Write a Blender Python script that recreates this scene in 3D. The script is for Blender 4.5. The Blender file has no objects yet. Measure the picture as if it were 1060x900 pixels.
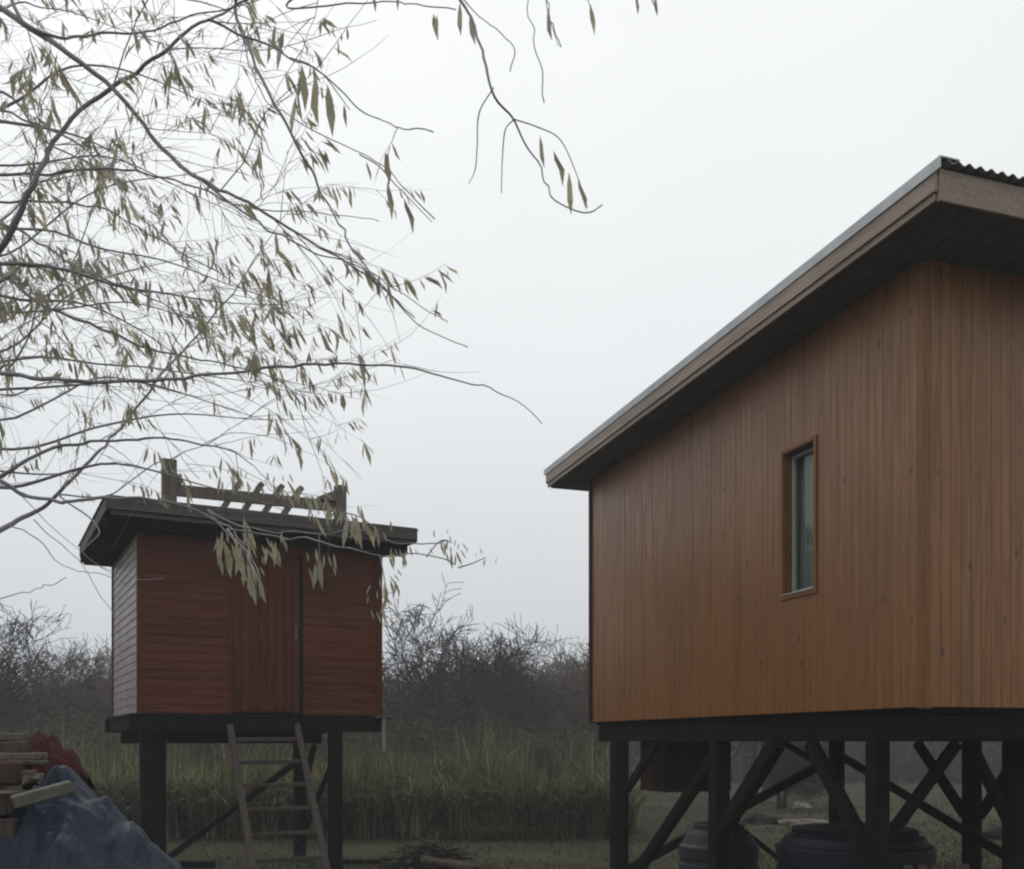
import bpy, math, random
from mathutils import Vector, Matrix, noise
random.seed(11)
R = math.radians
F = 1031.0; CX = 530.0; HY = 768.0; EYE = 1.55
scene = bpy.context.scene
col = scene.collection

# ------------------------------------------------------------------ helpers
def at(px, py, d):
    """a point seen at photo pixel px,py, d metres ahead"""
    return Vector(((px-CX)/F*d, d, EYE+(HY-py)/F*d))
def pix(p):
    return (CX+F*p.x/max(p.y, .1), HY-F*(p.z-EYE)/max(p.y, .1))

class MB:
    def __init__(s): s.v = []; s.f = []
    def add(s, vs, fs):
        n = len(s.v); s.v.extend([tuple(p) for p in vs]); s.f.extend([tuple(i+n for i in f) for f in fs])
    def box(s, x0, x1, y0, y1, z0, z1, b=0.0, taper=None):
        if b <= 0:
            vs = [(x0,y0,z0),(x1,y0,z0),(x1,y1,z0),(x0,y1,z0),(x0,y0,z1),(x1,y0,z1),(x1,y1,z1),(x0,y1,z1)]
            s.add(vs, [(0,3,2,1),(4,5,6,7),(0,1,5,4),(1,2,6,5),(2,3,7,6),(3,0,4,7)]); return
        s.bbox(Matrix.Translation(((x0+x1)/2,(y0+y1)/2,(z0+z1)/2)), (x1-x0, y1-y0, z1-z0), b)
    def bbox(s, M, size, b):
        """bevelled box (all edges chamfered), local size, in matrix M"""
        hx, hy, hz = [q/2 for q in size]; b = min(b, hx*.45, hy*.45, hz*.45)
        vs = []; idx = {}
        for sx in (-1,1):
            for sy in (-1,1):
                for sz in (-1,1):
                    for a in range(3):
                        p = [sx*(hx-b), sy*(hy-b), sz*(hz-b)]; p[a] = (sx*hx, sy*hy, sz*hz)[a]
                        idx[(sx,sy,sz,a)] = len(vs); vs.append(M @ Vector(p))
        fs = []
        for a in range(3):
            o = [i for i in range(3) if i != a]
            for sg in (-1,1):
                q = []
                for (u, w) in ((-1,-1),(1,-1),(1,1),(-1,1)):
                    k = [0,0,0]; k[a] = sg; k[o[0]] = u; k[o[1]] = w; q.append(idx[(*k, a)])
                fs.append(q if (sg > 0) != (a == 1) else q[::-1])
        for a in range(3):
            b_, c_ = [i for i in range(3) if i != a]
            for u in (-1,1):
                for w in (-1,1):
                    k0 = [0,0,0]; k0[b_] = u; k0[c_] = w; k1 = list(k0); k0[a] = -1; k1[a] = 1
                    fs.append([idx[(*k0,b_)], idx[(*k1,b_)], idx[(*k1,c_)], idx[(*k0,c_)]])
        for sx in (-1,1):
            for sy in (-1,1):
                for sz in (-1,1):
                    fs.append([idx[(sx,sy,sz,0)], idx[(sx,sy,sz,1)], idx[(sx,sy,sz,2)]])
        s.add(vs, fs)
    def beam(s, a, b, w, h, bev=.006, up=Vector((0,0,1)), ext=0):
        a = Vector(a); b = Vector(b); d = (b-a); L = d.length; d.normalize()
        if abs(d.dot(up)) > .98: up = Vector((0,1,0))
        sd = d.cross(up).normalized(); u2 = sd.cross(d)
        M = Matrix((( sd.x, d.x, u2.x, 0),(sd.y, d.y, u2.y, 0),(sd.z, d.z, u2.z, 0),(0,0,0,1)))
        M.translation = (a+b)/2
        s.bbox(M, (w, L+ext, h), bev)
    def tube(s, pts, rs, n=6, cap=True, wob=0.0):
        pts = [Vector(p) for p in pts]; m = len(pts)
        if not hasattr(rs, '__len__'): rs = [rs]*m
        base = len(s.v); ref = Vector((.13,.21,.97)).normalized()
        for i, p in enumerate(pts):
            t = (pts[min(i+1,m-1)]-pts[max(i-1,0)])
            t = t.normalized() if t.length > 1e-9 else Vector((0,0,1))
            u = t.cross(ref)
            if u.length < .05: u = t.cross(Vector((1,0,0)))
            u.normalize(); w = t.cross(u)
            for k in range(n):
                a = 2*math.pi*k/n; r = rs[i]
                if wob: r *= 1+wob*noise.noise(Vector((p.x*3+math.cos(a)*.8, p.y*3+math.sin(a)*.8, p.z*2.4)))
                s.v.append(tuple(p+(u*math.cos(a)+w*math.sin(a))*r))
        for i in range(m-1):
            for k in range(n):
                q = (k+1)%n
                s.f.append((base+i*n+k, base+i*n+q, base+(i+1)*n+q, base+(i+1)*n+k))
        if cap:
            s.f.append(tuple(base+k for k in range(n))[::-1]); s.f.append(tuple(base+(m-1)*n+k for k in range(n)))
    def lathe(s, prof, c=(0,0,0), n=40):
        base = len(s.v)
        for (r, z) in prof:
            for k in range(n):
                a = 2*math.pi*k/n; s.v.append((c[0]+r*math.cos(a), c[1]+r*math.sin(a), c[2]+z))
        for i in range(len(prof)-1):
            for k in range(n):
                q = (k+1)%n
                s.f.append((base+i*n+k, base+i*n+q, base+(i+1)*n+q, base+(i+1)*n+k))
        s.f.append(tuple(base+k for k in range(n))[::-1]); s.f.append(tuple(base+(len(prof)-1)*n+k for k in range(n)))
    def build(s, name, mat, parent=None, smooth=False, **props):
        me = bpy.data.meshes.new(name); me.from_pydata(s.v, [], s.f); me.validate(); me.update()
        if smooth:
            for p in me.polygons: p.use_smooth = True
        if isinstance(mat, (list, tuple)):
            for m in mat: me.materials.append(m)
        else: me.materials.append(mat)
        o = bpy.data.objects.new(name, me); col.objects.link(o)
        if parent: o.parent = parent
        for k, v in props.items(): o[k] = v
        return o

def empty(name, loc, rz=0, label=None, cat=None, group=None):
    o = bpy.data.objects.new(name, None); col.objects.link(o)
    o.location = loc; o.rotation_euler = (0,0,rz); o.empty_display_size = .2
    tag(o, label, cat, group); return o
def tag(o, label=None, cat=None, group=None, kind=None):
    if label: o['label'] = label
    if cat: o['category'] = cat
    if group: o['group'] = group
    if kind: o['kind'] = kind
    return o

# ------------------------------------------------------------------ materials
def mat(name, rough=.6, spec=.5, metal=0.0):
    m = bpy.data.materials.new(name); m.use_nodes = True
    nt = m.node_tree; b = nt.nodes['Principled BSDF']
    b.inputs['Roughness'].default_value = rough; b.inputs['Metallic'].default_value = metal
    b.inputs['Specular IOR Level'].default_value = spec
    return m, nt, b
def N(nt, typ, **kw):
    n = nt.nodes.new(typ)
    for k, v in kw.items():
        if k in n.inputs.keys(): n.inputs[k].default_value = v
        else: setattr(n, k, v)
    return n
def ramp(nt, src, stops):
    r = nt.nodes.new('ShaderNodeValToRGB'); e = r.color_ramp.elements
    while len(e) < len(stops): e.new(.5)
    for i, (p, c) in enumerate(stops): e[i].position = p; e[i].color = (*c, 1)
    nt.links.new(src, r.inputs[0]); return r.outputs[0]
def mixc(nt, fac, a, b, mode='MIX'):
    n = nt.nodes.new('ShaderNodeMix'); n.data_type = 'RGBA'; n.blend_type = mode
    for sock, v in ((n.inputs[0], fac), (n.inputs[6], a), (n.inputs[7], b)):
        if hasattr(v, 'links'): nt.links.new(v, sock)
        elif isinstance(v, (int, float)): sock.default_value = v
        else: sock.default_value = (*v, 1)
    return n.outputs[2]
def bump(nt, b, h, dist=.01, strength=1):
    n = N(nt, 'ShaderNodeBump', Strength=strength, Distance=dist)
    nt.links.new(h, n.inputs['Height']); nt.links.new(n.outputs[0], b.inputs['Normal'])

def wood(name, dark, mid, light, axis=2, rough=.5, knots=True, per=.5, grain=1.0, pale_mix=None, spec=.4):
    m, nt, b = mat(name, rough, spec)
    tc = N(nt, 'ShaderNodeTexCoord'); geo = N(nt, 'ShaderNodeNewGeometry')
    mp = N(nt, 'ShaderNodeMapping'); nt.links.new(tc.outputs['Object'], mp.inputs[0])
    sc = [34*grain]*3; sc[axis] = 1.6*grain; mp.inputs['Scale'].default_value = sc
    off = N(nt, 'ShaderNodeVectorMath', operation='SCALE'); cx = N(nt, 'ShaderNodeCombineXYZ')
    for i in range(3): nt.links.new(geo.outputs['Random Per Island'], cx.inputs[i])
    nt.links.new(cx.outputs[0], off.inputs[0]); off.inputs['Scale'].default_value = 57
    ad = N(nt, 'ShaderNodeVectorMath', operation='ADD'); nt.links.new(mp.outputs[0], ad.inputs[0]); nt.links.new(off.outputs[0], ad.inputs[1])
    n1 = N(nt, 'ShaderNodeTexNoise', Scale=1.0, Detail=5.0, Roughness=.62, Distortion=.6); nt.links.new(ad.outputs[0], n1.inputs['Vector'])
    c = ramp(nt, n1.outputs['Fac'], [(.28, dark), (.52, mid), (.75, light)])
    pr = ramp(nt, geo.outputs['Random Per Island'], [(0, (1-per*.55,)*3), (.45, (1,1,1)), (1, (1+per*.3, 1+per*.22, 1+per*.12))])
    c = mixc(nt, 1.0, c, pr, 'MULTIPLY')
    # broad weather patches
    n2 = N(nt, 'ShaderNodeTexNoise', Scale=.9, Detail=3.0); nt.links.new(tc.outputs['Object'], n2.inputs['Vector'])
    pt = ramp(nt, n2.outputs['Fac'], [(.3, (.88,.87,.87)), (.7, (1.09,1.08,1.06))])
    c = mixc(nt, 1.0, c, pt, 'MULTIPLY')
    if knots:
        mp2 = N(nt, 'ShaderNodeMapping'); nt.links.new(tc.outputs['Object'], mp2.inputs[0])
        s2 = [8.0]*3; s2[axis] = 3.2; mp2.inputs['Scale'].default_value = s2
        vo = N(nt, 'ShaderNodeTexVoronoi', Scale=1.0); nt.links.new(mp2.outputs[0], vo.inputs['Vector'])
        k = ramp(nt, vo.outputs['Distance'], [(.06, (.3,.26,.24)), (.13, (1,1,1))])
        sp = N(nt, 'ShaderNodeSeparateColor'); nt.links.new(vo.outputs['Color'], sp.inputs[0])
        ks = N(nt, 'ShaderNodeMath', operation='GREATER_THAN'); nt.links.new(sp.outputs[0], ks.inputs[0]); ks.inputs[1].default_value = .55
        c = mixc(nt, ks.outputs[0], c, mixc(nt, 1.0, c, k, 'MULTIPLY'))
    if pale_mix:  # pale tone mixed in, used for the sky-lit side of the shed
        n3 = N(nt, 'ShaderNodeTexNoise', Scale=3.0, Detail=6.0); nt.links.new(tc.outputs['Object'], n3.inputs['Vector'])
        wf = ramp(nt, n3.outputs['Fac'], [(.42, (0,0,0)), (.68, (.8,.8,.8))])
        c = mixc(nt, wf, c, pale_mix)
    nt.links.new(c, b.inputs['Base Color'])
    bump(nt, b, n1.outputs['Fac'], .003, .6)
    rr = ramp(nt, n1.outputs['Fac'], [(.3, (rough+.12,)*3), (.7, (rough-.08,)*3)]); nt.links.new(rr, b.inputs['Roughness'])
    return m

def simple(name, c0, c1, scale=4, rough=.6, metal=0, spec=.4, bmp=.003, detail=5, coords='Object', bscale=None):
    m, nt, b = mat(name, rough, spec, metal)
    tc = N(nt, 'ShaderNodeTexCoord')
    n1 = N(nt, 'ShaderNodeTexNoise', Scale=scale, Detail=detail, Roughness=.6); nt.links.new(tc.outputs[coords], n1.inputs['Vector'])
    nt.links.new(ramp(nt, n1.outputs['Fac'], [(.3, c0), (.7, c1)]), b.inputs['Base Color'])
    if bmp:
        n2 = N(nt, 'ShaderNodeTexNoise', Scale=bscale or scale*6, Detail=4); nt.links.new(tc.outputs[coords], n2.inputs['Vector'])
        bump(nt, b, n2.outputs['Fac'], bmp, .7)
    return m

def leafy(name, cols, rough=.6, transl=.25):
    """foliage: each leaf island its own tint, a little light passes through"""
    m, nt, b = mat(name, .85, .04)
    geo = N(nt, 'ShaderNodeNewGeometry')
    st = [(i/(max(1,len(cols)-1)), c) for i, c in enumerate(cols)]
    c = ramp(nt, geo.outputs['Random Per Island'], st)
    nt.links.new(c, b.inputs['Base Color'])
    tr = N(nt, 'ShaderNodeBsdfTranslucent'); nt.links.new(c, tr.inputs['Color'])
    mx = N(nt, 'ShaderNodeMixShader'); mx.inputs[0].default_value = transl
    out = nt.nodes['Material Output']
    nt.links.new(b.outputs[0], mx.inputs[1]); nt.links.new(tr.outputs[0], mx.inputs[2]); nt.links.new(mx.outputs[0], out.inputs['Surface'])
    return m

M = {}
M['cedar'] = wood('cedar_vertical', (.150,.056,.009), (.215,.083,.013), (.285,.118,.020), 2, .36, per=.22, spec=.5)
M['cedar_trim'] = wood('cedar_trim', (.13,.050,.009), (.195,.077,.013), (.255,.105,.020), 2, .5, knots=False, per=.3)
M['fascia'] = wood('fascia_wood', (.20,.155,.125), (.28,.215,.17), (.35,.275,.22), 1, .6, knots=False, per=.3)
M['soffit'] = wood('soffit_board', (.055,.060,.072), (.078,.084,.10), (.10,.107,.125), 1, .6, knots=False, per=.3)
M['redwood'] = wood('red_siding', (.074,.018,.006), (.106,.026,.008), (.140,.037,.012), 0, .6, knots=False, per=.3, spec=.2)
M['redwood_side_lit'] = wood('red_siding_side_lit', (.10,.055,.048), (.15,.090,.080), (.20,.125,.11), 1, .4, knots=False, per=.25, pale_mix=(.20,.17,.16), spec=.7)  # paler copy of the red siding, sky light painted into its colour
M['red_door'] = wood('red_door_boards', (.068,.017,.006), (.098,.024,.008), (.128,.034,.011), 2, .6, knots=False, per=.3, spec=.2)
M['black_wood'] = wood('tarred_timber', (.006,.006,.007), (.010,.010,.010), (.017,.016,.015), 2, .9, knots=False, per=.5, spec=.08)
M['box_wood'] = wood('dark_brown_board', (.030,.012,.008), (.045,.018,.011), (.06,.026,.015), 2, .8, knots=False, per=.4, spec=.1)
M['old_wood'] = wood('grey_timber', (.07,.06,.05), (.12,.10,.08), (.17,.145,.12), 2, .75, per=.6, knots=True)
M['ladder'] = wood('ladder_wood', (.040,.028,.022), (.070,.050,.040), (.105,.078,.062), 2, .7, knots=False)
M['shed_fascia'] = wood('shed_fascia', (.05,.043,.04), (.085,.072,.066), (.12,.105,.095), 0, .7, knots=False, per=.5)
M['plank'] = wood('fresh_plank', (.075,.068,.048), (.105,.096,.070), (.135,.125,.092), 0, .6)
M['metal'] = simple('zinc_sheet', (.26,.27,.28), (.36,.37,.38), 5, .42, .7, .5, .002)
M['metal_old'] = simple('dull_zinc', (.2,.21,.22), (.3,.31,.32), 4, .5, .5, .5, .002)
M['black_metal'] = simple('dark_iron', (.02,.02,.02), (.035,.033,.03), 8, .5, .6)
M['white_frame'] = simple('white_window_frame', (.28,.30,.29), (.36,.37,.36), 3, .4, bmp=0)
M['pvc'] = simple('white_pipe', (.20,.20,.19), (.28,.28,.27), 6, .4, bmp=0)
M['reflection_curtain'] = simple('pale_reflection_curtain', (.42,.45,.42), (.52,.55,.53), 3, .9, bmp=.002)
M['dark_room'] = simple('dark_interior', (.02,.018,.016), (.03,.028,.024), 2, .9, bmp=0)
M['tank_grey'] = simple('grey_blue_plastic', (.013,.016,.020), (.021,.025,.031), 3, .55, spec=.25, bmp=.002)
M['tank_blue'] = simple('navy_plastic', (.004,.006,.011), (.008,.011,.018), 3, .55, spec=.25, bmp=.002)
M['red_cloth'] = simple('red_cloth', (.028,.005,.006), (.065,.009,.012), 7, .9, bmp=.004)
M['clay'] = simple('orange_clay', (.032,.017,.011), (.055,.030,.018), 9, .8, bmp=.004)
M['brick'] = simple('brick_red', (.14,.05,.03), (.22,.08,.05), 9, .85, bmp=.004)
M['bag'] = simple('pale_plastic', (.45,.45,.45), (.6,.6,.6), 5, .4, bmp=.003)
M['bark'] = simple('grey_bark', (.19,.185,.205), (.29,.285,.30), 14, .85, bmp=.004, bscale=60)
M['bark_dark'] = simple('dark_bark', (.018,.016,.015), (.04,.035,.031), 8, .9, spec=.05, bmp=.008, bscale=30)
M['twig_brown'] = simple('brown_twigs', (.085,.066,.056), (.14,.112,.096), 1.2, .9, spec=.05, bmp=0)
M['twig_grey'] = simple('grey_twigs', (.025,.022,.024), (.05,.045,.047), 1.2, .9, spec=.05, bmp=0)
M['pale_bark'] = simple('pale_bark', (.28,.28,.26), (.42,.42,.4), 6, .8, bmp=.002)
M['willow_leaf'] = leafy('willow_leaves', [(.33,.32,.25), (.39,.37,.27), (.45,.415,.29), (.36,.35,.27), (.52,.46,.30)], transl=.75)
M['far_leaf_dark'] = leafy('dull_green_leaves', [(.024,.030,.018), (.040,.047,.027), (.058,.064,.036)], transl=.15)
M['far_leaf_brown'] = leafy('dry_brown_leaves', [(.085,.066,.054), (.135,.105,.085), (.115,.096,.078)], transl=.15)
M['far_leaf_green'] = leafy('yellow_green_leaves', [(.055,.065,.03), (.09,.095,.045), (.12,.12,.06)], transl=.2)
M['reed'] = leafy('reed_blades', [(.040,.048,.020), (.090,.100,.042), (.135,.140,.060), (.050,.060,.026), (.22,.20,.105), (.062,.074,.032), (.34,.30,.18), (.10,.108,.048)], transl=.2)
M['dry_grass'] = leafy('dry_grass', [(.085,.07,.038), (.13,.11,.06), (.065,.053,.03)], transl=.2)
M['lawn_blade'] = leafy('lawn_blades', [(.030,.034,.014), (.045,.048,.020), (.060,.058,.028), (.075,.068,.038)], transl=.2)
M['scrub'] = leafy('scrub_leaves', [(.030,.036,.020), (.080,.066,.044), (.062,.070,.036), (.105,.088,.058), (.040,.046,.028), (.078,.084,.046)], transl=.1)
# glass
m, nt, b = mat('window_glass', .04, .5); b.inputs['Transmission Weight'].default_value = 1.0; b.inputs['IOR'].default_value = 1.3
b.inputs['Base Color'].default_value = (.75,.8,.78,1); M['glass'] = m
# ground
m, nt, b = mat('lawn_ground', .95, .15)
tc = N(nt, 'ShaderNodeTexCoord')
n1 = N(nt, 'ShaderNodeTexNoise', Scale=.35, Detail=8.0, Roughness=.65); n2 = N(nt, 'ShaderNodeTexNoise', Scale=9.0, Detail=8.0, Roughness=.7)
for n_ in (n1, n2): nt.links.new(tc.outputs['Object'], n_.inputs['Vector'])
c1 = ramp(nt, n1.outputs['Fac'], [(.3, (.032,.034,.017)), (.5, (.048,.048,.025)), (.72, (.068,.062,.036))])
c2 = ramp(nt, n2.outputs['Fac'], [(.3, (.55,.55,.55)), (.7, (1.35,1.3,1.2))])
nt.links.new(mixc(nt, 1.0, c1, c2, 'MULTIPLY'), b.inputs['Base Color']); bump(nt, b, n2.outputs['Fac'], .05, .8); M['ground'] = m
# tarp
m, nt, b = mat('blue_tarp', .5, .25)
tc = N(nt, 'ShaderNodeTexCoord')
n1 = N(nt, 'ShaderNodeTexNoise', Scale=2.2, Detail=6.0, Roughness=.6); n2 = N(nt, 'ShaderNodeTexNoise', Scale=7.0, Detail=5.0, Distortion=1.5)
for n_ in (n1, n2): nt.links.new(tc.outputs['Object'], n_.inputs['Vector'])
nt.links.new(ramp(nt, n1.outputs['Fac'], [(.3, (.006,.012,.024)), (.6, (.012,.022,.042)), (.8, (.034,.040,.048))]), b.inputs['Base Color'])
bump(nt, b, n2.outputs['Fac'], .03, .6); M['tarp'] = m

# ------------------------------------------------------------------ ground
g = MB(); n = 60; S = 340
xs = [S*((i/n*2-1)**3) for i in range(n+1)]
vs = []
for j in range(n+1):
    for i in range(n+1):
        x = xs[i]; y = xs[j]+12
        z = .035*noise.noise(Vector((x*.25, y*.25, 0))) if abs(x) < 60 and 2 < y < 80 else 0
        vs.append((x, y, z))
g.add(vs, [(j*(n+1)+i, j*(n+1)+i+1, (j+1)*(n+1)+i+1, (j+1)*(n+1)+i) for j in range(n) for i in range(n)])
tag(g.build('ground', M['ground'], smooth=True), kind='structure')

# lawn blades
g = MB()
for k in range(52000):
    d = random.uniform(8.5, 34)**1.0; x = random.uniform(-.6, .6)*d
    if noise.noise(Vector((x*.7, d*.7, 3))) < -.28: continue
    if x > -9 and x < 1.6 and 15.9 < d < 20: continue
    h = random.uniform(.025, .075)*(1+.4*noise.noise(Vector((x, d, 0)))); a = random.uniform(0, 6.28); w = random.uniform(.004, .008)*(1+d/18)
    dx, dy = math.cos(a)*w, math.sin(a)*w; lx, ly = random.uniform(-.04, .04), random.uniform(-.04, .04)
    g.add([(x-dx, d-dy, -.02), (x+dx, d+dy, -.02), (x+lx, d+ly, h)], [(0, 1, 2)])
tag(g.build('lawn_grass', M['lawn_blade']), 'short patchy green and straw coloured grass of the lawn', 'grass', kind='stuff')

g = MB()
for k in range(2600):
    d = random.uniform(9, 28); x = random.uniform(-.58, .58)*d
    if noise.noise(Vector((x*.5, d*.5, 9))) < -.05 or (x < 2 and 15.9 < d < 22): continue
    leaf_p = Vector((x, d, random.uniform(.015, .05))); a = random.uniform(0, 6.28); s_ = random.uniform(.04, .10)
    u = Vector((math.cos(a), math.sin(a), random.uniform(-.1,.4)))*s_; v_ = Vector((-math.sin(a), math.cos(a), random.uniform(-.2,.2)))*s_*.28
    g.add([leaf_p-u*.5, leaf_p+v_, leaf_p+u*.5, leaf_p-v_], [(0,1,2,3)])
tag(g.build('leaf_litter', M['dry_grass']), 'fallen straw coloured leaves scattered over the lawn', 'leaf litter', kind='stuff')

# ------------------------------------------------------------------ stilt house (right)
HA = math.atan2(.321, .947)
LY, LX, Z0, Z1 = 5.10, 5.6, 1.763, 4.50
house = empty('stilt_house', (2.525, 6.1, 0), HA, 'large house of varnished vertical boards raised on black timber stilts, narrow window, tin roof', 'house')
# window opening on the long wall (local x = 0 plane)
wy0, wy1, wz0, wz1 = 1.075, 1.455, 2.64, 3.70
wall = MB(); bw = .078; y = 0.03; rnd = random.Random(4)
while y < LY-.02:
    y1 = min(y+bw, LY)
    t = .022+rnd.uniform(-.0012, .0012)
    if y1 > wy0-.0 and y < wy1+.0:
        wall.box(-t, 0, y, y1-.0016, Z0, wz0, .0022); wall.box(-t, 0, y, y1-.0016, wz1, Z1, .0022)
        if y < wy0: wall.box(-t, 0, y, wy0-.001, wz0-.01, wz1+.01, .002)
        if y1 > wy1: wall.box(-t, 0, wy1+.001, y1-.003, wz0-.01, wz1+.01, .002)
    else: wall.box(-t, 0, y, y1-.0016, Z0, Z1, .0022)
    y = y1
wall.build('wall', M['cedar'], house, label='long boarded wall with the window')
wall = MB(); x = 0.03
while x < LX-.02:
    x1 = min(x+bw, LX); t = .022+rnd.uniform(-.0012, .0012)
    wall.box(x, x1-.0016, -t, 0, Z0, Z1, .0022); x = x1
wall.build('wall', M['cedar'], house)
wall = MB(); x = 0.0
while x < LX-.02:
    x1 = min(x+bw, LX); wall.box(x, x1-.003, LY, LY+.022, Z0, Z1, .004); x = x1
wall.build('wall', M['cedar'], house)
wall = MB(); y = 0.0
while y < LY-.02:
    y1 = min(y+bw, LY); wall.box(LX, LX+.022, y, y1-.003, Z0, Z1, .004); y = y1
wall.build('wall', M['cedar'], house)
# inner lining so that the rooms are dark, floor, ceiling
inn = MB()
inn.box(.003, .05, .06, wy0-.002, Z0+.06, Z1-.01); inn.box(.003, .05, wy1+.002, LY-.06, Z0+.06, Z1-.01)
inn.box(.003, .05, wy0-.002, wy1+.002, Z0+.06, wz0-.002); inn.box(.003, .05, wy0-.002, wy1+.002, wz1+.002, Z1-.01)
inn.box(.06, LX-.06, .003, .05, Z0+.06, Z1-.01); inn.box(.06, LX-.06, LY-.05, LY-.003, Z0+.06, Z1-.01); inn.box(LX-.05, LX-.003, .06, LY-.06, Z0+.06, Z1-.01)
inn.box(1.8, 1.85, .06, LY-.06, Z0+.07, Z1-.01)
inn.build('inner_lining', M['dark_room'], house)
tr = MB(); tr.box(-.034, .028, -.034, .028, Z0-.012, Z1-.02, .004); tr.build('corner_trim', M['cedar_trim'], house)
tr = MB(); tr.box(-.040, .022, LY-.035, LY+.030, Z0-.012, Z1-.02, .004); tr.build('corner_trim', M['box_wood'], house, label='dark narrow edge strip at the far corner')
# window
wf = MB(); tw = .032
wf.box(-.034, .006, wy0-tw, wy0, wz0-tw, wz1+tw, .004); wf.box(-.034, .006, wy1, wy1+tw, wz0-tw, wz1+tw, .004)
wf.box(-.034, .006, wy0+.001, wy1-.001, wz1, wz1+tw, .004); wf.box(-.034, .006, wy0+.001, wy1-.001, wz0-tw, wz0, .004)
wf.box(.006, .11, wy0-.012, wy0+.002, wz0, wz1); wf.box(.006, .11, wy1-.002, wy1+.012, wz0, wz1); wf.box(.006, .11, wy0+.003, wy1-.003, wz1-.002, wz1+.012)
win = wf.build('window', M['cedar_trim'], house)
fr = MB(); fw = .028; a0, a1, c0, c1 = wy0+.004, wy1-.004, wz0+.012, wz1-.004
fr.box(.045, .09, a0, a0+fw, c0, c1, .005); fr.box(.045, .09, a1-fw, a1, c0, c1, .005)
fr.box(.047, .088, a0+fw, a1-fw, c0, c0+fw, .005); fr.box(.047, .088, a0+fw, a1-fw, c1-fw, c1, .005)
fr.build('window_frame', M['white_frame'], win)
gl = MB(); gl.box(.066, .071, a0+fw-.004, a1-fw+.004, c0+fw-.004, c1-fw+.004); gl.build('glass_pane', M['glass'], win)
cu = MB(); pts = []
for i in range(61):
    yy = wy0-.1+(wy1-wy0+.2)*i/60; xx = .135+.016*math.sin(i*1.15)+.006*math.sin(i*2.7); pts += [(xx, yy, wz0-.05), (xx+.01*math.sin(i*.7), yy, wz1+.1)]
cu.add(pts, [(2*i, 2*i+2, 2*i+3, 2*i+1) for i in range(60)]); cu.build('reflection_curtain', M['reflection_curtain'], win)  # curtain toned pale to stand in for the reflection in the pane
sl = MB(); sl.box(-.04, .042, wy0+.002, wy1-.002, wz0, wz0+.012, .003); sl.build('sill', M['white_frame'], win)
# roof, falling gently away towards the far end
rx0, ry0, ry1, rx1 = -.38, -.54, LY+.39, LX+.4
def rz(y): return 4.705 - .127*(y-ry0)/(ry1-ry0)
def slab(mb, x0, x1, y0, y1, a, b_):
    """box whose bottom/top follow the roof fall (a,b_ are offsets from rz)"""
    vs = [(x0,y0,rz(y0)+a),(x1,y0,rz(y0)+a),(x1,y1,rz(y1)+a),(x0,y1,rz(y1)+a),(x0,y0,rz(y0)+b_),(x1,y0,rz(y0)+b_),(x1,y1,rz(y1)+b_),(x0,y1,rz(y1)+b_)]
    mb.add(vs, [(0,3,2,1),(4,5,6,7),(0,1,5,4),(1,2,6,5),(2,3,7,6),(3,0,4,7)])
roof = MB(); nx = 420; ys_ = [ry0-.05, ry1+.04]; vs = []; pitch = .076
for k, yy in enumerate(ys_):
    for i in range(nx+1):
        x = rx0+.02+(rx1-rx0-.02)*i/nx; zz = rz(yy)+.012+.011*math.sin(2*math.pi*x/pitch); vs.append((x, yy, zz))
for k, yy in enumerate(ys_):
    for i in range(nx+1):
        x = rx0+.02+(rx1-rx0-.02)*i/nx; zz = rz(yy)+.008+.011*math.sin(2*math.pi*x/pitch); vs.append((x, yy, zz))
m_ = nx+1; fs = []
for i in range(nx):
    fs += [(i, i+1, m_+i+1, m_+i), (2*m_+i, 3*m_+i, 3*m_+i+1, 2*m_+i+1), (i, 2*m_+i, 2*m_+i+1, i+1), (m_+i, m_+i+1, 3*m_+i+1, 3*m_+i)]
roof.add(vs, fs); rf = roof.build('roof', M['metal_old'], house)
fl = MB(); slab(fl, rx0-.032, rx0+.10, ry0-.052, ry1+.042, .022, .030); slab(fl, rx0-.032, rx0-.026, ry0-.052, ry1+.042, -.035, .022)
fl.build('flashing', M['metal'], rf)
fa = MB(); slab(fa, rx0-.024, rx0, ry0, ry1, -.135, -.012); fa.build('fascia', M['fascia'], rf)
fa = MB(); slab(fa, rx0-.010, rx0+.014, ry0+.014, ry1-.014, -.178, -.138); fa.build('fascia', M['fascia'], rf, label='lower thin fascia strip set back')
fa = MB(); fa.box(rx0, rx1, ry0-.012, ry0+.012, rz(ry0)-.190, rz(ry0)-.012, .004); fa.build('fascia', M['fascia'], rf)
fa = MB(); fa.box(rx0, rx1, ry1-.012, ry1+.012, rz(ry1)-.150, rz(ry1)-.012, .004); fa.build('fascia', M['fascia'], rf)
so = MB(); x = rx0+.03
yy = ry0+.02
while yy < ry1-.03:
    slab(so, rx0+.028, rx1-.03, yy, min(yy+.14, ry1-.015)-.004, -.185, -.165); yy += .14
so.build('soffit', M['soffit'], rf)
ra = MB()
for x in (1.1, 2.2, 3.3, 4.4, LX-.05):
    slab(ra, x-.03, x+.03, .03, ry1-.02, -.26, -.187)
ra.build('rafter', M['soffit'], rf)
hd = MB(); hd.box(-.30, LX+.2, LY+.03, LY+.10, 4.385, 4.46, .004); hd.box(-.02, .06, .0, LY, Z1+.0, Z1+.045, .004); hd.build('header', M['soffit'], rf)
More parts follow.
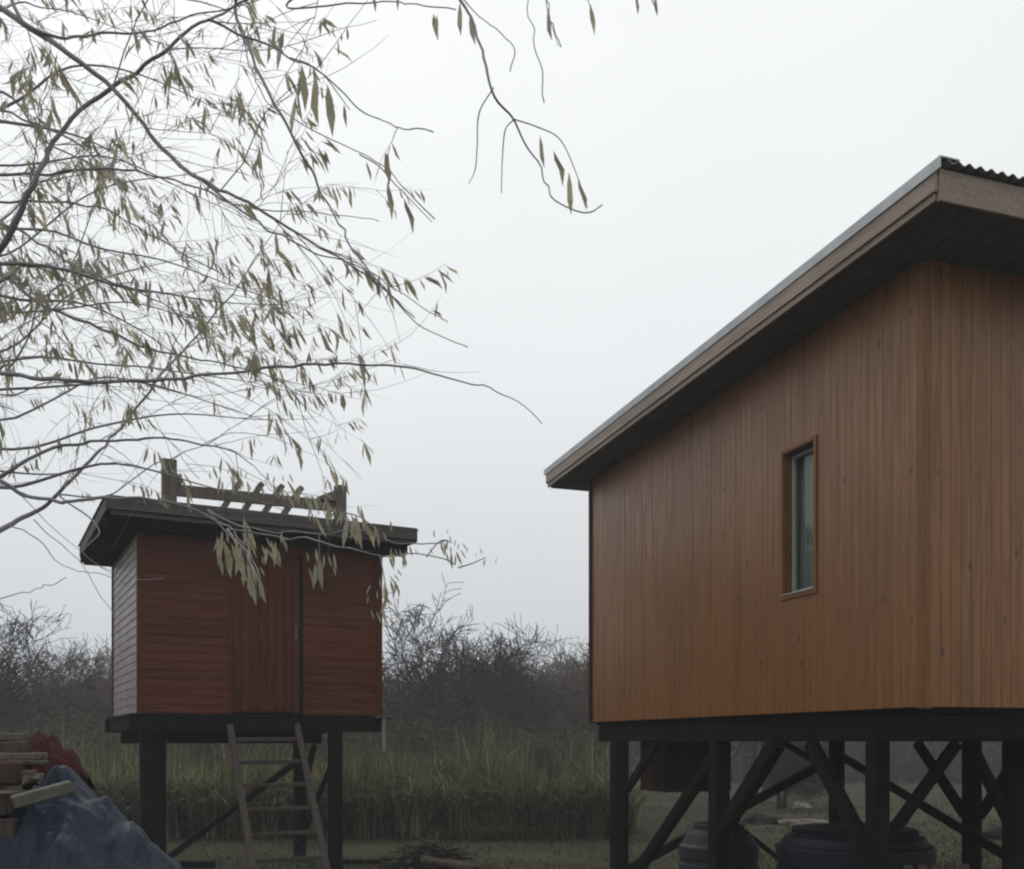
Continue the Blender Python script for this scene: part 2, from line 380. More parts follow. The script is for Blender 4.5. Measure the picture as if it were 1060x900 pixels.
# substructure
def beamp(name, a, b_, w, h, mt='black_wood', lab=None, parent=house):
    q = MB(); q.beam(a, b_, w, h, .008)
    o = q.build(name, M[mt], parent)
    if lab: o['label'] = lab
    return o
dk = MB(); y = .02
while y < LY-.02:
    dk.box(.03, LX-.03, y, min(y+.14, LY-.02)-.006, Z0-.035, Z0-.001); y += .14
dk.build('floor', M['black_wood'], house)
for x in (.09, 2.66, 5.2): beamp('floor_beam', (x, .02, Z0-.125), (x, LY-.06, Z0-.125), .10, .17)
for i in range(11):
    y = .08+i*(LY-.2)/10
    if i == 0 or i == 10: beamp('floor_joist', (.15, y, Z0-.12), (LX-.1, y, Z0-.12), .07, .16)
    else:
        beamp('floor_joist', (.16, y, Z0-.10), (2.6, y, Z0-.10), .05, .12); beamp('floor_joist', (2.72, y, Z0-.10), (5.14, y, Z0-.10), .05, .12)
ZT = Z0-.21
rows = {.09: (.54, 2.58, 4.61), 2.66: (.45, 2.42, 4.41), 5.2: (.45, 2.42, 4.41), 1.22: (.50,)}
for x, ys in rows.items():
    for y in ys:
        q = MB(); w = (.118 if y < 1 else .14 if y < 3 else .155) if x == .09 else .13
        q.bbox(Matrix.Translation((x, y, ZT/2-.1)), (w, w, ZT+.2), .010); q.build('post', M['black_wood'], house)
T = ZT-.01
for a, b_, w in (((.20,4.50,.12),(.20,2.68,T),.085), ((.09,4.53,.98),(.09,3.72,T),.065), ((.03,2.50,.72),(.03,1.62,T),.10),
               ((.17,4.70,.16),(2.58,4.50,1.32),.075), ((2.58,4.44,1.24),(1.98,4.44,T),.05), ((.20,2.66,.90),(1.50,3.5,.25),.035),
               ((2.56,4.33,1.44),(2.56,.55,.04),.06), ((2.66,2.34,.86),(2.66,1.72,T),.07), ((2.66,2.50,.86),(2.66,3.14,T),.07),
               ((2.74,2.42,.86),(3.3,2.42,T),.06), ((.09,.63,.80),(.09,1.28,T),.08),
               ((.17,.54,.9),(.75,.54,T),.06), ((1.22,.5,.9),(.82,.5,T),.06), ((2.66,.45,.8),(2.1,.45,T),.06), ((1.22,.5,.75),(1.8,.5,T),.07),
               ((2.66,2.42,.2),(.2,2.40,1.3),.045)):
    if (a, b_) == ((2.66,2.42,.2),(.2,2.40,1.3)): continue
    beamp('brace', a, b_, w, w*1.25)

# tanks and clutter under the house
def tank(name, px, d, r, zs, zt, rn, mt, label):
    c = at(px, HY, d); o = empty(name, (c.x, c.y, 0), 0, label, 'water tank')
    q = MB(); prof = [(r*.93, 0), (r*.98, .02), (r, .06)]
    for k in range(1, 4):
        z = .06+(zs-.06)*k/4; prof += [(r, z-.03), (r*.975, z-.015), (r*.975, z+.015), (r, z+.03)]
    prof += [(r, zs-.015), (r*.99, zs), (r*.93, zs+.02), ((r+rn)/2, zs+(zt-zs)*.55), (rn*1.04, zt-.05), (rn, zt-.03), (rn, zt-.02)]
    q.lathe(prof, n=48); q.build('tank_body', M[mt], o, smooth=False)
    q = MB(); q.lathe([(rn*1.03, zt-.045), (rn*1.05, zt-.01), (rn*1.0, zt), (rn*.5, zt+.012), (.01, zt+.014)], n=40); l = q.build('lid', M[mt], o)
    q = MB(); q.tube([(-.09, 0, zt+.005), (-.085, 0, zt+.035), (.085, 0, zt+.035), (.09, 0, zt+.005)], .009, 6); q.build('handle', M['black_metal'], l)
    return o
tank('water_tank', 744, 9.15, .362, .60, .80, .225, 'tank_grey', 'grey blue plastic water drum with sloping shoulders behind the second stilt of the big house')
tank('water_tank', 884, 8.1, .615, .71, .85, .47, 'tank_blue', 'wide navy blue plastic tank low under the big house beside the near stilts')

# slatted pallet standing under the house
c = at(968, HY, 7.55)
pl = empty('wooden_pallet', (c.x, c.y, 0), R(8), 'pale slatted wooden pallet standing on edge in front of the navy tank', 'pallet')
for i in range(5):
    q = MB(); q.box(-.26+i*.115, -.26+i*.115+.075, -.012, .010, .02, .62, .003); q.build('slat', M['old_wood'], pl)
for z in (.08, .30, .52):
    q = MB(); q.box(-.28, .30, .013, .06, z, z+.06, .004); q.build('rail', M['old_wood'], pl)

# boarded box hung under the floor at the far end
q = MB(); x0_, x1_, y0_, y1_, zb_, zt_ = .50, 1.30, 4.38, 4.95, 1.02, ZT-.0
n_ = 5
for i in range(n_):
    a = x0_+(x1_-x0_)*i/n_; q.box(a, a+(x1_-x0_)/n_-.004, y0_, y0_+.02, zb_, zt_, .003); q.box(a, a+(x1_-x0_)/n_-.004, y1_-.02, y1_, zb_, zt_, .003)
    a = y0_+.022+(y1_-y0_-.044)*i/n_
    q.box(x0_, x0_+.02, a, a+(y1_-y0_-.044)/n_-.004, zb_, zt_, .003); q.box(x1_-.02, x1_, a, a+(y1_-y0_-.044)/n_-.004, zb_, zt_, .003)
q.box(x0_+.021, x1_-.021, y0_+.021, y1_-.021, zb_+.01, zb_+.04)
q.build('storage_box', M['box_wood'], house, label='dark brown boarded box hanging under the floor at the far end')

# ------------------------------------------------------------------ red shed on stilts (left)
SA = math.atan2(.473, .881)
SW, SD, SZ0, SZ1 = 2.665, 2.2, 1.855, 3.76
shed = empty('stilt_shed', (-3.921, 10.5, 0), SA, 'small dark red boarded shed raised on black posts with flat overhanging roof', 'shed')
dx0, dx1 = .93, 1.745
def hboards(mb, x0, x1, bw=.093):
    z = SZ0; 
    while z < SZ1-.005:
        z1 = min(z+bw, SZ1)
        # shiplap: lower edge proud, top edge back
        mb.add([(x0,-.022,z+.002),(x1,-.022,z+.002),(x1,-.014,z1),(x0,-.014,z1),(x0,0,z+.002),(x1,0,z+.002),(x1,0,z1),(x0,0,z1)],
               [(0,1,2,3),(5,4,7,6),(0,4,5,1),(3,2,6,7),(4,0,3,7),(1,5,6,2)])
        z = z1
q = MB(); hboards(q, .03, dx0-.002); hboards(q, dx1+.002, SW-.03); q.box(dx0-.002, dx1+.002, -.02, 0, 3.66, SZ1)
q.build('wall', M['redwood'], shed)
q = MB(); z = SZ0
while z < SZ1-.005:
    z1 = min(z+.093, SZ1)
    q.add([(-.022,.03,z+.002),(-.014,.03,z1),(-.014,SD,z1),(-.022,SD,z+.002),(0,.03,z+.002),(0,.03,z1),(0,SD,z1),(0,SD,z+.002)],
          [(0,1,2,3),(4,7,6,5),(0,4,5,1),(3,2,6,7),(0,3,7,4),(1,5,6,2)]); z = z1
q.build('wall', M['redwood_side_lit'], shed, label='left side wall, its colour paled for the sky light on it')
q = MB(); z = SZ0
while z < SZ1-.005:
    z1 = min(z+.093, SZ1); q.box(SW, SW+.022, .03, SD, z, z1-.003); q.box(.0, SW, SD+.001, SD+.022, z, z1-.003); z = z1
q.build('wall', M['redwood'], shed)
for (x, y) in ((-.034, -.034), (SW-.034, -.034), (-.034, SD-.03), (SW-.034, SD-.03)):
    q = MB(); q.box(x, x+.068, y, y+.068, SZ0-.01, SZ1-.01, .005); q.build('corner_trim', M['red_door'], shed)
q = MB(); x = dx0+.035
while x < dx1-.04: q.box(x, min(x+.0945, dx1-.035)-.004, -.024, -.004, SZ0+.03, 3.63, .004); x += .0945
door = q.build('door', M['red_door'], shed)
q = MB(); q.box(dx0, dx0+.032, -.030, .0, SZ0, 3.66, .004); q.box(dx0+.032, dx1-.032, -.028, .0, 3.632, 3.66, .003)
q.build('door_frame', M['red_door'], door)
q = MB(); q.box(dx1-.032, dx1, -.030, .0, SZ0, 3.66, .004); q.build('door_frame', M['black_wood'], door, label='dark jamb at the right of the red door')
q = MB(); q.tube([(dx1-.09,-.026,2.72),(dx1-.09,-.06,2.72),(dx1-.09,-.06,2.84),(dx1-.09,-.026,2.84)], .008, 6); q.build('handle', M['metal_old'], door)
for z in (2.1, 3.4):
    q = MB(); q.box(dx0+.01, dx0+.16, -.040, -.025, z, z+.03, .003); q.build('hinge', M['black_metal'], door)
# roof
a_, b_, c_, e_ = -.37, -.40, 2.5, SW+.32
q = MB(); nx = 260; vs = []
for lay in (0, -.004):
    for (yy, zo) in ((b_+.013, 0), (c_+.03, .0)):
        for i in range(nx+1):
            x = a_-.03+(e_-a_+.06)*i/nx; vs.append((x, yy, 4.016+lay+zo+.008*math.sin(2*math.pi*x/.076)))
m_ = nx+1; fs = []
for i in range(nx):
    fs += [(i, i+1, m_+i+1, m_+i), (2*m_+i, 3*m_+i, 3*m_+i+1, 2*m_+i+1), (i, 2*m_+i, 2*m_+i+1, i+1), (m_+i, m_+i+1, 3*m_+i+1, 3*m_+i)]
q.add(vs, fs); srf = q.build('roof', M['metal_old'], shed)
q = MB(); q.box(a_, e_, b_-.012, b_+.012, 3.885, 4.026, .005); q.build('fascia', M['shed_fascia'], srf)
q = MB(); q.box(a_-.012, a_+.012, b_+.013, c_-.013, 3.87, 4.004, .005); q.build('fascia', M['shed_fascia'], srf)
q = MB(); q.box(e_-.012, e_+.012, b_+.013, c_-.013, 3.87, 4.004, .005); q.build('fascia', M['shed_fascia'], srf)
q = MB(); q.box(a_, e_, c_-.012, c_+.012, 3.80, 4.004, .005); q.build('fascia', M['shed_fascia'], srf)
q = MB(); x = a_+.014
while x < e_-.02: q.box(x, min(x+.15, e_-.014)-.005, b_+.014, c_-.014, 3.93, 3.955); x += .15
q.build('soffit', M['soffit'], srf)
for y in (-.16, .02, .75, 1.45, SD-.03, SD+.2):
    q = MB(); q.box(a_+.03, e_-.03, y-.03, y+.03, 3.765, 3.927, .005); q.build('rafter', M['black_wood'], srf)
q = MB(); q.box(a_+.04, e_-.04, b_+.02, b_+.05, 3.84, 3.92); q.build('rafter', M['shed_fascia'], srf)
# platform and posts
q = MB(); x = -.10
while x < SW+.05: q.box(x, x+.135, -.06, SD+.02, SZ0-.035, SZ0-.004, .004); x += .14
q.build('floor', M['black_wood'], shed)
for y in (-.01, SD-.1): beamp('floor_beam', (-.12, y, SZ0-.115), (SW+.02, y, SZ0-.115), .07, .155, parent=shed)
for x in (-.03, 1.2, SW-.08): beamp('floor_beam', (x, .03, SZ0-.11), (x, SD-.14, SZ0-.11), .07, .14, parent=shed)
for (x, y) in ((.08, .09), (2.16, .09), (.44, 1.6), (2.18, 1.6)):
    q = MB(); hgt = SZ0-.195; q.bbox(Matrix.Translation((x, y, hgt/2-.1)), (.14, .14, hgt+.2), .01); q.build('post', M['black_wood'], shed)
beamp('floor_beam', (.0, 1.6, SZ0-.26), (SW-.2, 1.6, SZ0-.26), .07, .13, parent=shed)
for A, B, w in (((.50,1.52,.12),(2.10,1.52,1.28),.06), ((2.12,1.50,.2),(2.16,.2,1.3),.05), ((2.05,.10,.62),(2.12,.10,.62),.04), ((2.18,1.5,.85),(2.16,.9,1.5),.06), ((.08,.16,.9),(.40,1.5,.2),.05)):
    if w == .04: continue
    beamp('brace', A, B, w, w*1.3, parent=shed)
q = MB(); q.box(SW-.08, SW+.16, -.12, .12, SZ0-.03, SZ0+.0, .004); q.box(SW+.02, SW+.05, -.10, .0, SZ0, SZ0+.10, .003); q.build('shelf', M['old_wood'], shed)
q = MB(); q.tube([(SW+.03, -.08, SZ0-.03), (SW+.03, -.08, SZ0-.22), (SW+.035, -.08, SZ0-.42)], .022, 10); q.build('pipe', M['pvc'], shed)

# ladder
lb = Matrix.Translation((-3.921, 10.5, 0)) @ Matrix.Rotation(SA, 4, 'Z'); li = lb.inverted()
tl, tr_ = at(236, 744, 11.0), at(305, 744, 11.35); bl, br = at(267.5, 930, 9.75), at(344, 927, 10.05)
bl.z = 0; br.z = 0
lad = empty('ladder', (bl+br)/2, 0, 'rough wooden ladder leaning on the sill of the red shed door', 'ladder')
off = (bl+br)/2
for A, B in ((bl, tl), (br, tr_)):
    q = MB(); q.beam(A-off, B-off+Vector((0,0,.05)), .068, .045, .006); q.build('rail', M['ladder'], lad)
for k in range(7):
    f = .06+k*.135; A = bl.lerp(tl, f); B = br.lerp(tr_, f); d = (B-A).normalized()*.03
    q = MB(); q.beam(A-off-d, B-off+d, .035, .045, .006); q.build('rung', M['ladder'], lad)

# timber frame standing on the shed roof
zt = 4.03
fr_ = empty('roof_frame', lb @ Vector((.0, .1, zt)), SA, 'grey timber frame of two posts, a rail and slanted boards standing on the shed roof', 'timber frame')
# local y ~ 0.5 m behind the roof front edge
y0 = .0
def sx(px, yl):   # local x on the shed where the line of sight through px meets local y
    u = (px-CX)/F; c0, s0 = math.cos(SA), math.sin(SA)
    return (u*(10.5+c0*yl) + 3.921 + s0*yl)/(c0-u*s0)
def hz(py, px, yl):
    x = sx(px, yl); d = 10.5+math.sin(SA)*x+math.cos(SA)*yl; return EYE+(HY-py)/F*d-zt
yl = .1
X0, X1 = sx(175, yl), sx(352, yl)
for X, pw, py in ((X0, .15, 476), (X1, .13, 503)):
    q = MB(); h = hz(py, 175 if X == X0 else 352, yl); q.box(X-pw/2, X+pw/2, y0-.05, y0+.05, 0, h, .008); q.build('post', M['old_wood'], fr_)
za, zb = hz(508, 185, yl), hz(524, 343, yl)
q = MB(); q.beam((X0+.078, y0, za), (X1-.068, y0, zb), .05, .125, .006); q.build('rail', M['old_wood'], fr_)
for px in (240, 262, 283, 303):
    xb, xt = sx(px-14, yl), sx(px+10, yl)
    q = MB(); q.beam((xb, y0+.065, .005), (xt, y0+.065, hz(496+(px-235)*.10, px, yl)), .06, .15, .006, up=Vector((0,1,0))); q.build('slat', M['old_wood'], fr_)
q = MB(); xa = X1-.065; q.add([(xa,y0-.022,zb+.13),(xa,y0-.022,zb-.0),(xa-.24,y0-.022,zb+.0),(xa-.20,y0-.022,zb+.035),(xa,y0+.022,zb+.13),(xa,y0+.022,zb-.0),(xa-.24,y0+.022,zb+.0),(xa-.20,y0+.022,zb+.035)],
    [(0,3,2,1),(4,5,6,7),(0,4,7,3),(3,7,6,2),(1,2,6,5),(0,1,5,4)])
q.v = [(a, b-.048, c+.05) for a, b, c in q.v]; q.build('bracket', M['old_wood'], fr_)
q = MB(); q.box(X0+.078, X0+.13, y0-.04, y0+.03, za+.065, za+.17, .005); q.build('block', M['old_wood'], fr_)
q = MB(); q.beam((X1-.1, y0+.03, 0.01), (X1-.35, y0+.03, .10), .04, .06); q.build('brace', M['old_wood'], fr_)

# ------------------------------------------------------------------ vegetation helpers
def catmull(pts, k=5):
    P = [Vector(p) for p in pts]; P = [P[0]*2-P[1]]+P+[P[-1]*2-P[-2]]; out = []
    for i in range(1, len(P)-2):
        for j in range(k):
            t = j/k; a, b, c, d = P[i-1], P[i], P[i+1], P[i+2]
            out.append(.5*((2*b)+(c-a)*t+(2*a-5*b+4*c-d)*t*t+(3*b-a-3*c+d)*t**3))
    out.append(P[-2]); return out
rg = random.Random(77)
def rvec(r=rg): return Vector((r.gauss(0,1), r.gauss(0,1), r.gauss(0,1))).normalized()
def leaf(mb, p, d, L, W, r=rg, side=None):
    d = d.normalized(); s = side or d.cross(rvec(r)); 
    if s.length < .1: s = Vector((1,0,0))
    s = s.normalized(); nrm = d.cross(s); bend = nrm*r.uniform(-.16, .16)*L+s.normalized()*r.uniform(-.09, .09)*L
    a = p; q1 = p+d*L*.28+bend*.3; q2 = p+d*L*.62+bend; e = p+d*L+bend*.5
    mb.add([a, q1-s*W*.42, q1+s*W*.42, q2-s*W*.5+nrm*W*.1, q2+s*W*.5+nrm*W*.1, e], [(0,1,2), (1,3,4,2), (3,5,4)])

# ------------------------------------------------------------------ willow reaching in from the left
wb = Vector((-4.75, 4.9, 0))
willow = empty('willow_tree', wb, 0, 'bare branched willow with narrow olive leaves hanging into the picture from the upper left', 'tree')
q = MB(); tp = catmull([(0,0,-.2), (.06,.05,.8), (.0,.1,1.7), (.15,.05,2.7), (.05,-.05,3.8), (.3,-.1,5.0), (.7,-.1,6.4), (.9,-.3,7.6)], 5)
q.tube(tp, [.27-.24*(i/len(tp)) + .10*max(0, 1-i/4) for i in range(len(tp))], 14, wob=.25)
q.build('trunk', M['bark'], willow, smooth=True)
tpw = [p+wb for p in tp]
def trunk_near(z):
    return min(tpw, key=lambda p: abs(p.z-z))
twigs = MB(); leaves = MB()
def dens(p):
    if p.y < .6: return 0
    px, py = pix(p)
    if px > 620 or py > 700 or px < -160 or py < -200: return 0.0
    a = 1.0 if px < 210 else max(0, 1-(px-230)/270)
    if py > 440: a *= max(.0, 1-(py-440)/110)
    if px > 330 and py < 110: a = max(a*.6, .12)
    return a
def shoot(p, d, L, r0, lvl):
    n_ = max(4, int(L/.075)); pts = [p]; c = rvec()*.05
    for i in range(n_):
        if i % 4 == 0: c = rvec()*.075
        if i % 3 == 2: d = (d+rvec()*.22).normalized()
        d = (d+c+Vector((.006,0,-.022 if lvl > 1 else -.010))+rvec()*.075).normalized()
        pts.append(pts[-1]+d*L/n_)
    rs = [r0*(1-.72*i/n_) for i in range(n_+1)]
    twigs.tube(pts, rs, 4 if r0 < .004 else 5, cap=False)
    return pts
def hang_cluster(pts, i0, n_, size=1.0, gap=.03):
    """a run of narrow leaves hanging from a twig"""
    p = pts[i0]; t = (pts[min(i0+2, len(pts)-1)]-p)
    t = t.normalized() if t.length > 1e-6 else Vector((1,0,-.3))
    f = float(i0)
    for k in range(n_):
        i = min(int(f), len(pts)-2); q_ = pts[i].lerp(pts[i+1], f-int(f)); f += gap/.075*rg.uniform(.4, 1.1)
        if f >= len(pts)-1: break
        d = Vector((rg.gauss(.12,.26), rg.gauss(0,.26), -1)) + t*rg.uniform(.1, .7)
        L = rg.uniform(.05, .13)*size
        leaf(leaves, q_, d, L, L*rg.uniform(.12,.17))
def shoots_from(pts, r0, lvl, per_m, Lr, leafp):
    for i in range(1, len(pts)):
        seg = (pts[i]-pts[i-1]); L = seg.length
        dn = dens(pts[i])
        e = per_m*L*dn; k = int(e)+(1 if rg.random() < e-int(e) else 0)
        for _ in range(k):
            t = seg.normalized(); o = t.cross(rvec()).normalized()
            a = R(rg.uniform(18, 62)); d = (t*math.cos(a)+o*math.sin(a)+Vector((.12,0,.05))).normalized()
            ln = rg.uniform(*Lr)*(1 if lvl > 1 else .6+.5*dn); rr = max(.0017, r0*(.5 if lvl == 1 else .6))
            s_ = shoot(pts[i-1].lerp(pts[i], rg.random()), d, ln, rr, lvl)
            if lvl < 3: shoots_from(s_, rr, lvl+1, per_m*(1.05 if lvl == 1 else .9), (Lr[0]*.45, Lr[1]*.5), leafp)
            px, py = pix(s_[-1])
            lp = leafp*(1.25 if (180 < py < 400 and px < 240) else 1.5 if px > 240 else .8)
            if rg.random() < lp:
                hang_cluster(s_, rg.randint(len(s_)//3, len(s_)-2), rg.randint(4, 10))
limbs = [  # radius start, end, depth start, end, secondary density, pixels (the first ones lie outside the picture, towards the trunk)
 (.042,.008, 5.0,4.6, 2.6, [(-60,400),(-30,310),(8,245),(35,190),(62,143),(112,97),(155,62),(200,28),(250,2),(320,-40)]),
 (.034,.005, 4.8,4.0, 2.4, [(-60,-10),(0,12),(50,40),(115,92),(160,145),(200,180),(255,210),(320,250),(375,285),(430,330)]),
 (.020,.004, 4.6,4.6, 2.2, [(-30,-20),(25,22),(60,38),(105,33),(150,31),(200,18),(245,8),(300,-12)]),
 (.020,.003, 5.2,4.8, 2.4, [(-70,185),(0,181),(60,180),(140,178),(200,195),(260,214),(330,217),(390,228)]),
 (.018,.003, 5.4,5.0, 2.2, [(-70,215),(0,207),(60,207),(120,224),(190,262),(250,300),(290,345)]),
 (.020,.003, 5.0,4.8, 2.4, [(-60,215),(0,232),(30,246),(90,280),(150,306),(205,340),(235,390)]),
 (.015,.003, 3.9,3.3, 0.9, [(225,-60),(240,8),(262,60),(298,128),(323,181),(345,219),(372,261),(400,298),(440,345),(485,362)]),
 (.026,.004, 5.6,5.0, 2.4, [(-60,230),(0,281),(43,313),(100,340),(140,357),(183,368),(233,377),(290,400),(330,440)]),
 (.024,.003, 4.6,3.8, 1.7, [(-70,380),(0,388),(67,395),(150,397),(213,387),(300,381),(370,378),(430,382),(480,398),(520,408),(562,437)]),
 (.026,.003, 5.2,4.7, 1.8, [(-60,520),(0,493),(40,470),(83,460),(150,457),(190,460),(233,467),(262,483),(283,505)]),
 (.024,.003, 4.4,3.5, 0.9, [(-60,465),(0,498),(33,513),(70,517),(115,514),(170,520),(215,535),(250,560),(268,600)]),
 (.034,.004, 5.6,6.4, 2.2, [(-50,585),(0,550),(35,527),(62,510),(100,470),(127,440),(187,367),(233,313),(270,262),(300,215)]),
 (.012,.002, 5.6,6.6, 1.9, [(60,512),(113,513),(160,483),(213,460),(283,413),(350,393),(410,372)]),
 (.018,.003, 6.0,6.4, 2.3, [(-40,430),(0,383),(13,377),(30,347),(43,310),(67,287),(95,225),(120,150),(150,90),(170,20)]),
 (.016,.003, 5.6,6.0, 2.3, [(-40,100),(0,115),(35,128),(70,140),(110,175),(150,230),(200,280),(250,330)]),
 (.013,.002, 6.0,5.2, 2.2, [(-50,320),(0,312),(60,345),(110,400),(160,440),(205,500)]),
 (.012,.002, 3.6,3.2, 0.8, [(380,-60),(330,-20),(300,5),(385,1),(430,3),(470,9)]),
 (.012,.002, 2.9,2.6, 0.25, [(430,-70),(462,-20),(475,0),(496,49),(511,91),(532,125),(553,162),(572,198),(597,213),(626,213)]),
 (.010,.002, 3.3,2.9, 0.5, [(215,20),(260,40),(300,60),(330,72),(364,110),(395,124),(413,132),(451,138)]),
 (.006,.002, 3.9,2.9, 0.5, [(247,28),(262,75),(280,105),(300,124),(349,151),(391,170),(421,196),(447,230)]),
 (.014,.002, 4.4,4.0, 1.2, [(200,180),(260,225),(300,249),(330,264),(376,280),(413,306),(462,336)]),
 (.011,.002, 4.6,4.2, 0.5, [(60,512),(100,545),(125,575),(160,592),(190,590),(205,600)][:2]+[(30,560)]*0+[(85,572),(120,594),(170,600)]),
 (.008,.0015, 5.0,4.8, 0.3, [(10,545),(35,553),(60,580),(78,592),(95,594),(118,598)]),
 (.007,.0015, 5.0,4.8, 0.3, [(35,538),(60,560),(85,585),(105,615),(118,640)]),
 (.008,.0015, 4.8,4.4, 0.6, [(-40,625),(0,621),(35,615),(55,606),(72,598)]),
 (.009,.0015, 3.3,2.9, 0.3, [(235,548),(290,556),(340,560),(393,574),(440,577),(474,588),(508,582)][:6]),
 (.007,.0015, 3.2,2.8, 0.3, [(215,528),(255,548),(310,552),(370,548),(410,562),(450,566),(468,560)]),
 (.006,.0015, 2.9,2.7, 0.2, [(235,548),(262,575),(268,600),(274,622)]),
 (.016,.003, 3.6,3.0, 0.0, [(250,-120),(340,-80),(430,-58),(520,-42),(600,-36),(690,-40),(740,-30)]),
 (.006,.0015, 3.1,3.0, 0.3, [(606,-36),(608,-20),(611,6)]),
 (.006,.0015, 3.1,3.0, 0.3, [(650,-38),(668,-20),(684,12)]),
 (.006,.0015, 3.2,3.0, 0.3, [(556,-40),(562,-10),(568,20),(580,52)]),
 (.006,.0015, 3.3,3.0, 0.2, [(538,-41),(545,10),(555,60),(565,105)]),
 (.006,.0015, 3.6,3.4, 0.2, [(480,0),(500,20),(530,48),(528,70)]),
]
top_hub = Vector((-.6, 3.4, 4.9))
for n_i, (ra_, rb_, da, db, dn, pp) in enumerate(limbs):
    m_ = len(pp); pts = [at(px, py, da+(db-da)*i/(m_-1)+.10*math.sin(i*1.7+n_i)) for i, (px, py) in enumerate(pp)]
    # lead back to the trunk when the limb starts outside the picture
    if ra_ >= .012 and pp[0][0] < 0:
        s_ = trunk_near(min(6.5, max(1.2, pts[0].z-.5))); mid = s_.lerp(pts[0], .5)+Vector((0,0,.12)); pts = [s_, mid]+pts; ra2 = ra_*1.5
    elif pp[0][1] < 0 and ra_ >= .012:
        s_ = trunk_near(6.4); mid = s_.lerp(pts[0], .55)+Vector((0,0,.5)); pts = [s_, mid]+pts; ra2 = ra_*1.5
    else: ra2 = ra_
    cp = catmull(pts, 6); L_ = len(cp)
    cp = [p+Vector((noise.noise(p*2.1), noise.noise(p*2.1+Vector((9,0,0))), noise.noise(p*2.1+Vector((0,9,0)))))*.022*min(1, i/6)+Vector((noise.noise(p*9), 0, noise.noise(p*9+Vector((5,0,0)))))*.016*min(1, i/6) for i, p in enumerate(cp)]
    q = MB(); q.tube([p-wb for p in cp], [max(.0018, .44*(ra2+(rb_-ra2)*(i/(L_-1))**.7)) for i in range(L_)], 8, wob=.2)
    q.build('branch', M['bark'], willow, smooth=True)
    shoots_from(cp, (ra_+rb_)*.15, 1, dn*1.9, (.30, .95), .35)
# additional slender limbs behind, filling the crown at the left
for k in range(26):
    d0 = rg.uniform(4.6, 7.8); y_ = rg.uniform(-60, 500); s_ = trunk_near(rg.uniform(2.2, 6.8)); p1 = at(-40, y_, d0)
    e_px = rg.uniform(120, 330); p3 = at(e_px, y_+rg.uniform(-110, 130)*(1 if y_ < 380 else -.4), d0+rg.uniform(-.6, .6)); p2 = p1.lerp(p3, .5)+Vector((0, rg.uniform(-.2,.2), rg.uniform(.0,.28)))
    cp = catmull([s_, p1, p2, p3], 9); q = MB(); L_ = len(cp); r_ = rg.uniform(.009, .018)
    cp = [p+Vector((noise.noise(p*1.7), noise.noise(p*1.7+Vector((9,0,0))), noise.noise(p*1.7+Vector((0,9,0)))))*.05*min(1, i/6) for i, p in enumerate(cp)]
    q.tube([p-wb for p in cp], [max(.0016, .6*(r_*1.6+(.002-r_*1.6)*(i/(L_-1)))) for i in range(L_)], 6); q.build('branch', M['bark'], willow, smooth=True)
    shoots_from(cp, r_*.22, 1, 2.9, (.30, .95), .30)
# large near leaves, run by run: (x, y of the base on the twig, length in px, depth)
for (px, py, L_, d) in ((312,66,52,2.6),(326,78,54,2.6),(339,87,56,2.6),(356,108,26,2.6),(379,167,22,2.8),(401,188,42,2.8),(418,205,38,2.8),
        (559,140,32,2.6),(573,156,46,2.6),(589,178,44,2.6),(598,186,34,2.6),(452,15,26,3),(476,2,34,3),(486,16,30,3),(567,8,34,3.2),(611,4,34,3.2),(658,-8,22,3.2),(678,-5,22,3.2),
        (386,-6,22,3.2),(412,-8,20,3.2),(449,14,26,3.0),(502,578,10,2.9),
        (232,560,34,2.9),(240,565,40,2.9),(250,562,36,2.9),(225,555,30,2.9),(262,592,36,2.8),(268,598,30,2.8),(256,582,22,2.8),(276,568,26,2.9),(285,560,28,2.9),
        (327,582,30,2.8),(331,578,34,2.8),(360,535,34,2.9),(368,532,38,2.9),(376,538,32,2.9),(390,548,20,2.9),(413,568,22,2.9),(420,570,20,2.9),(398,602,24,3),(402,612,26,3),(395,628,20,3),(404,600,20,3),
        (456,559,16,3),(464,558,18,3),(467,572,18,3),(472,570,18,3),(240,495,18,3),(256,497,16,3),(283,500,18,3),(300,500,20,3),(228,492,20,3),(296,508,22,3)):
    n_ = 1 if px > 300 and py < 250 else 5
    for k in range(n_):
        p = at(px+(rg.uniform(-15,15) if k else 0), py+(rg.uniform(-12,8) if k else 0), d+rg.uniform(-.08,.08))
        L = L_/F*d*(1 if k == 0 else rg.uniform(.35, .8)); dr_ = Vector((rg.gauss(.14,.08) if n_ == 1 else rg.gauss(.12,.28), rg.gauss(0,.08), -1))
        leaf(leaves, p, dr_, L, L*rg.uniform(.13,.17), side=Vector((1,.2,0)))
# short stalks the near leaf runs hang from
for pp, d in (([(300,60),(318,66),(335,78),(352,100),(362,114)],2.6), ([(372,160),(392,172),(408,190),(424,206),(447,230)],2.8), ([(530,123),(557,132),(580,145),(597,181),(608,215)],2.6),
        ([(511,91),(496,117),(494,150),(492,175),(485,191)],2.7), ([(532,124),(523,135),(520,165),(519,200)],2.7), ([(441,577),(456,560),(468,562)],3.0), ([(393,574),(398,600),(402,625)],3.0),
        ([(215,528),(235,552),(250,566),(262,592)],2.9), ([(330,552),(331,580)],2.85), ([(350,530),(372,535),(392,550)],2.9), ([(474,588),(490,583),(503,577)],2.9), ([(565,-10),(567,12),(578,48)],3.2), ([(606,-10),(611,8)],3.2)):
    cp = catmull([at(x, y, d) for x, y in pp], 5); twigs.tube(cp, [.0024-.0012*i/len(cp) for i in range(len(cp))], 4)
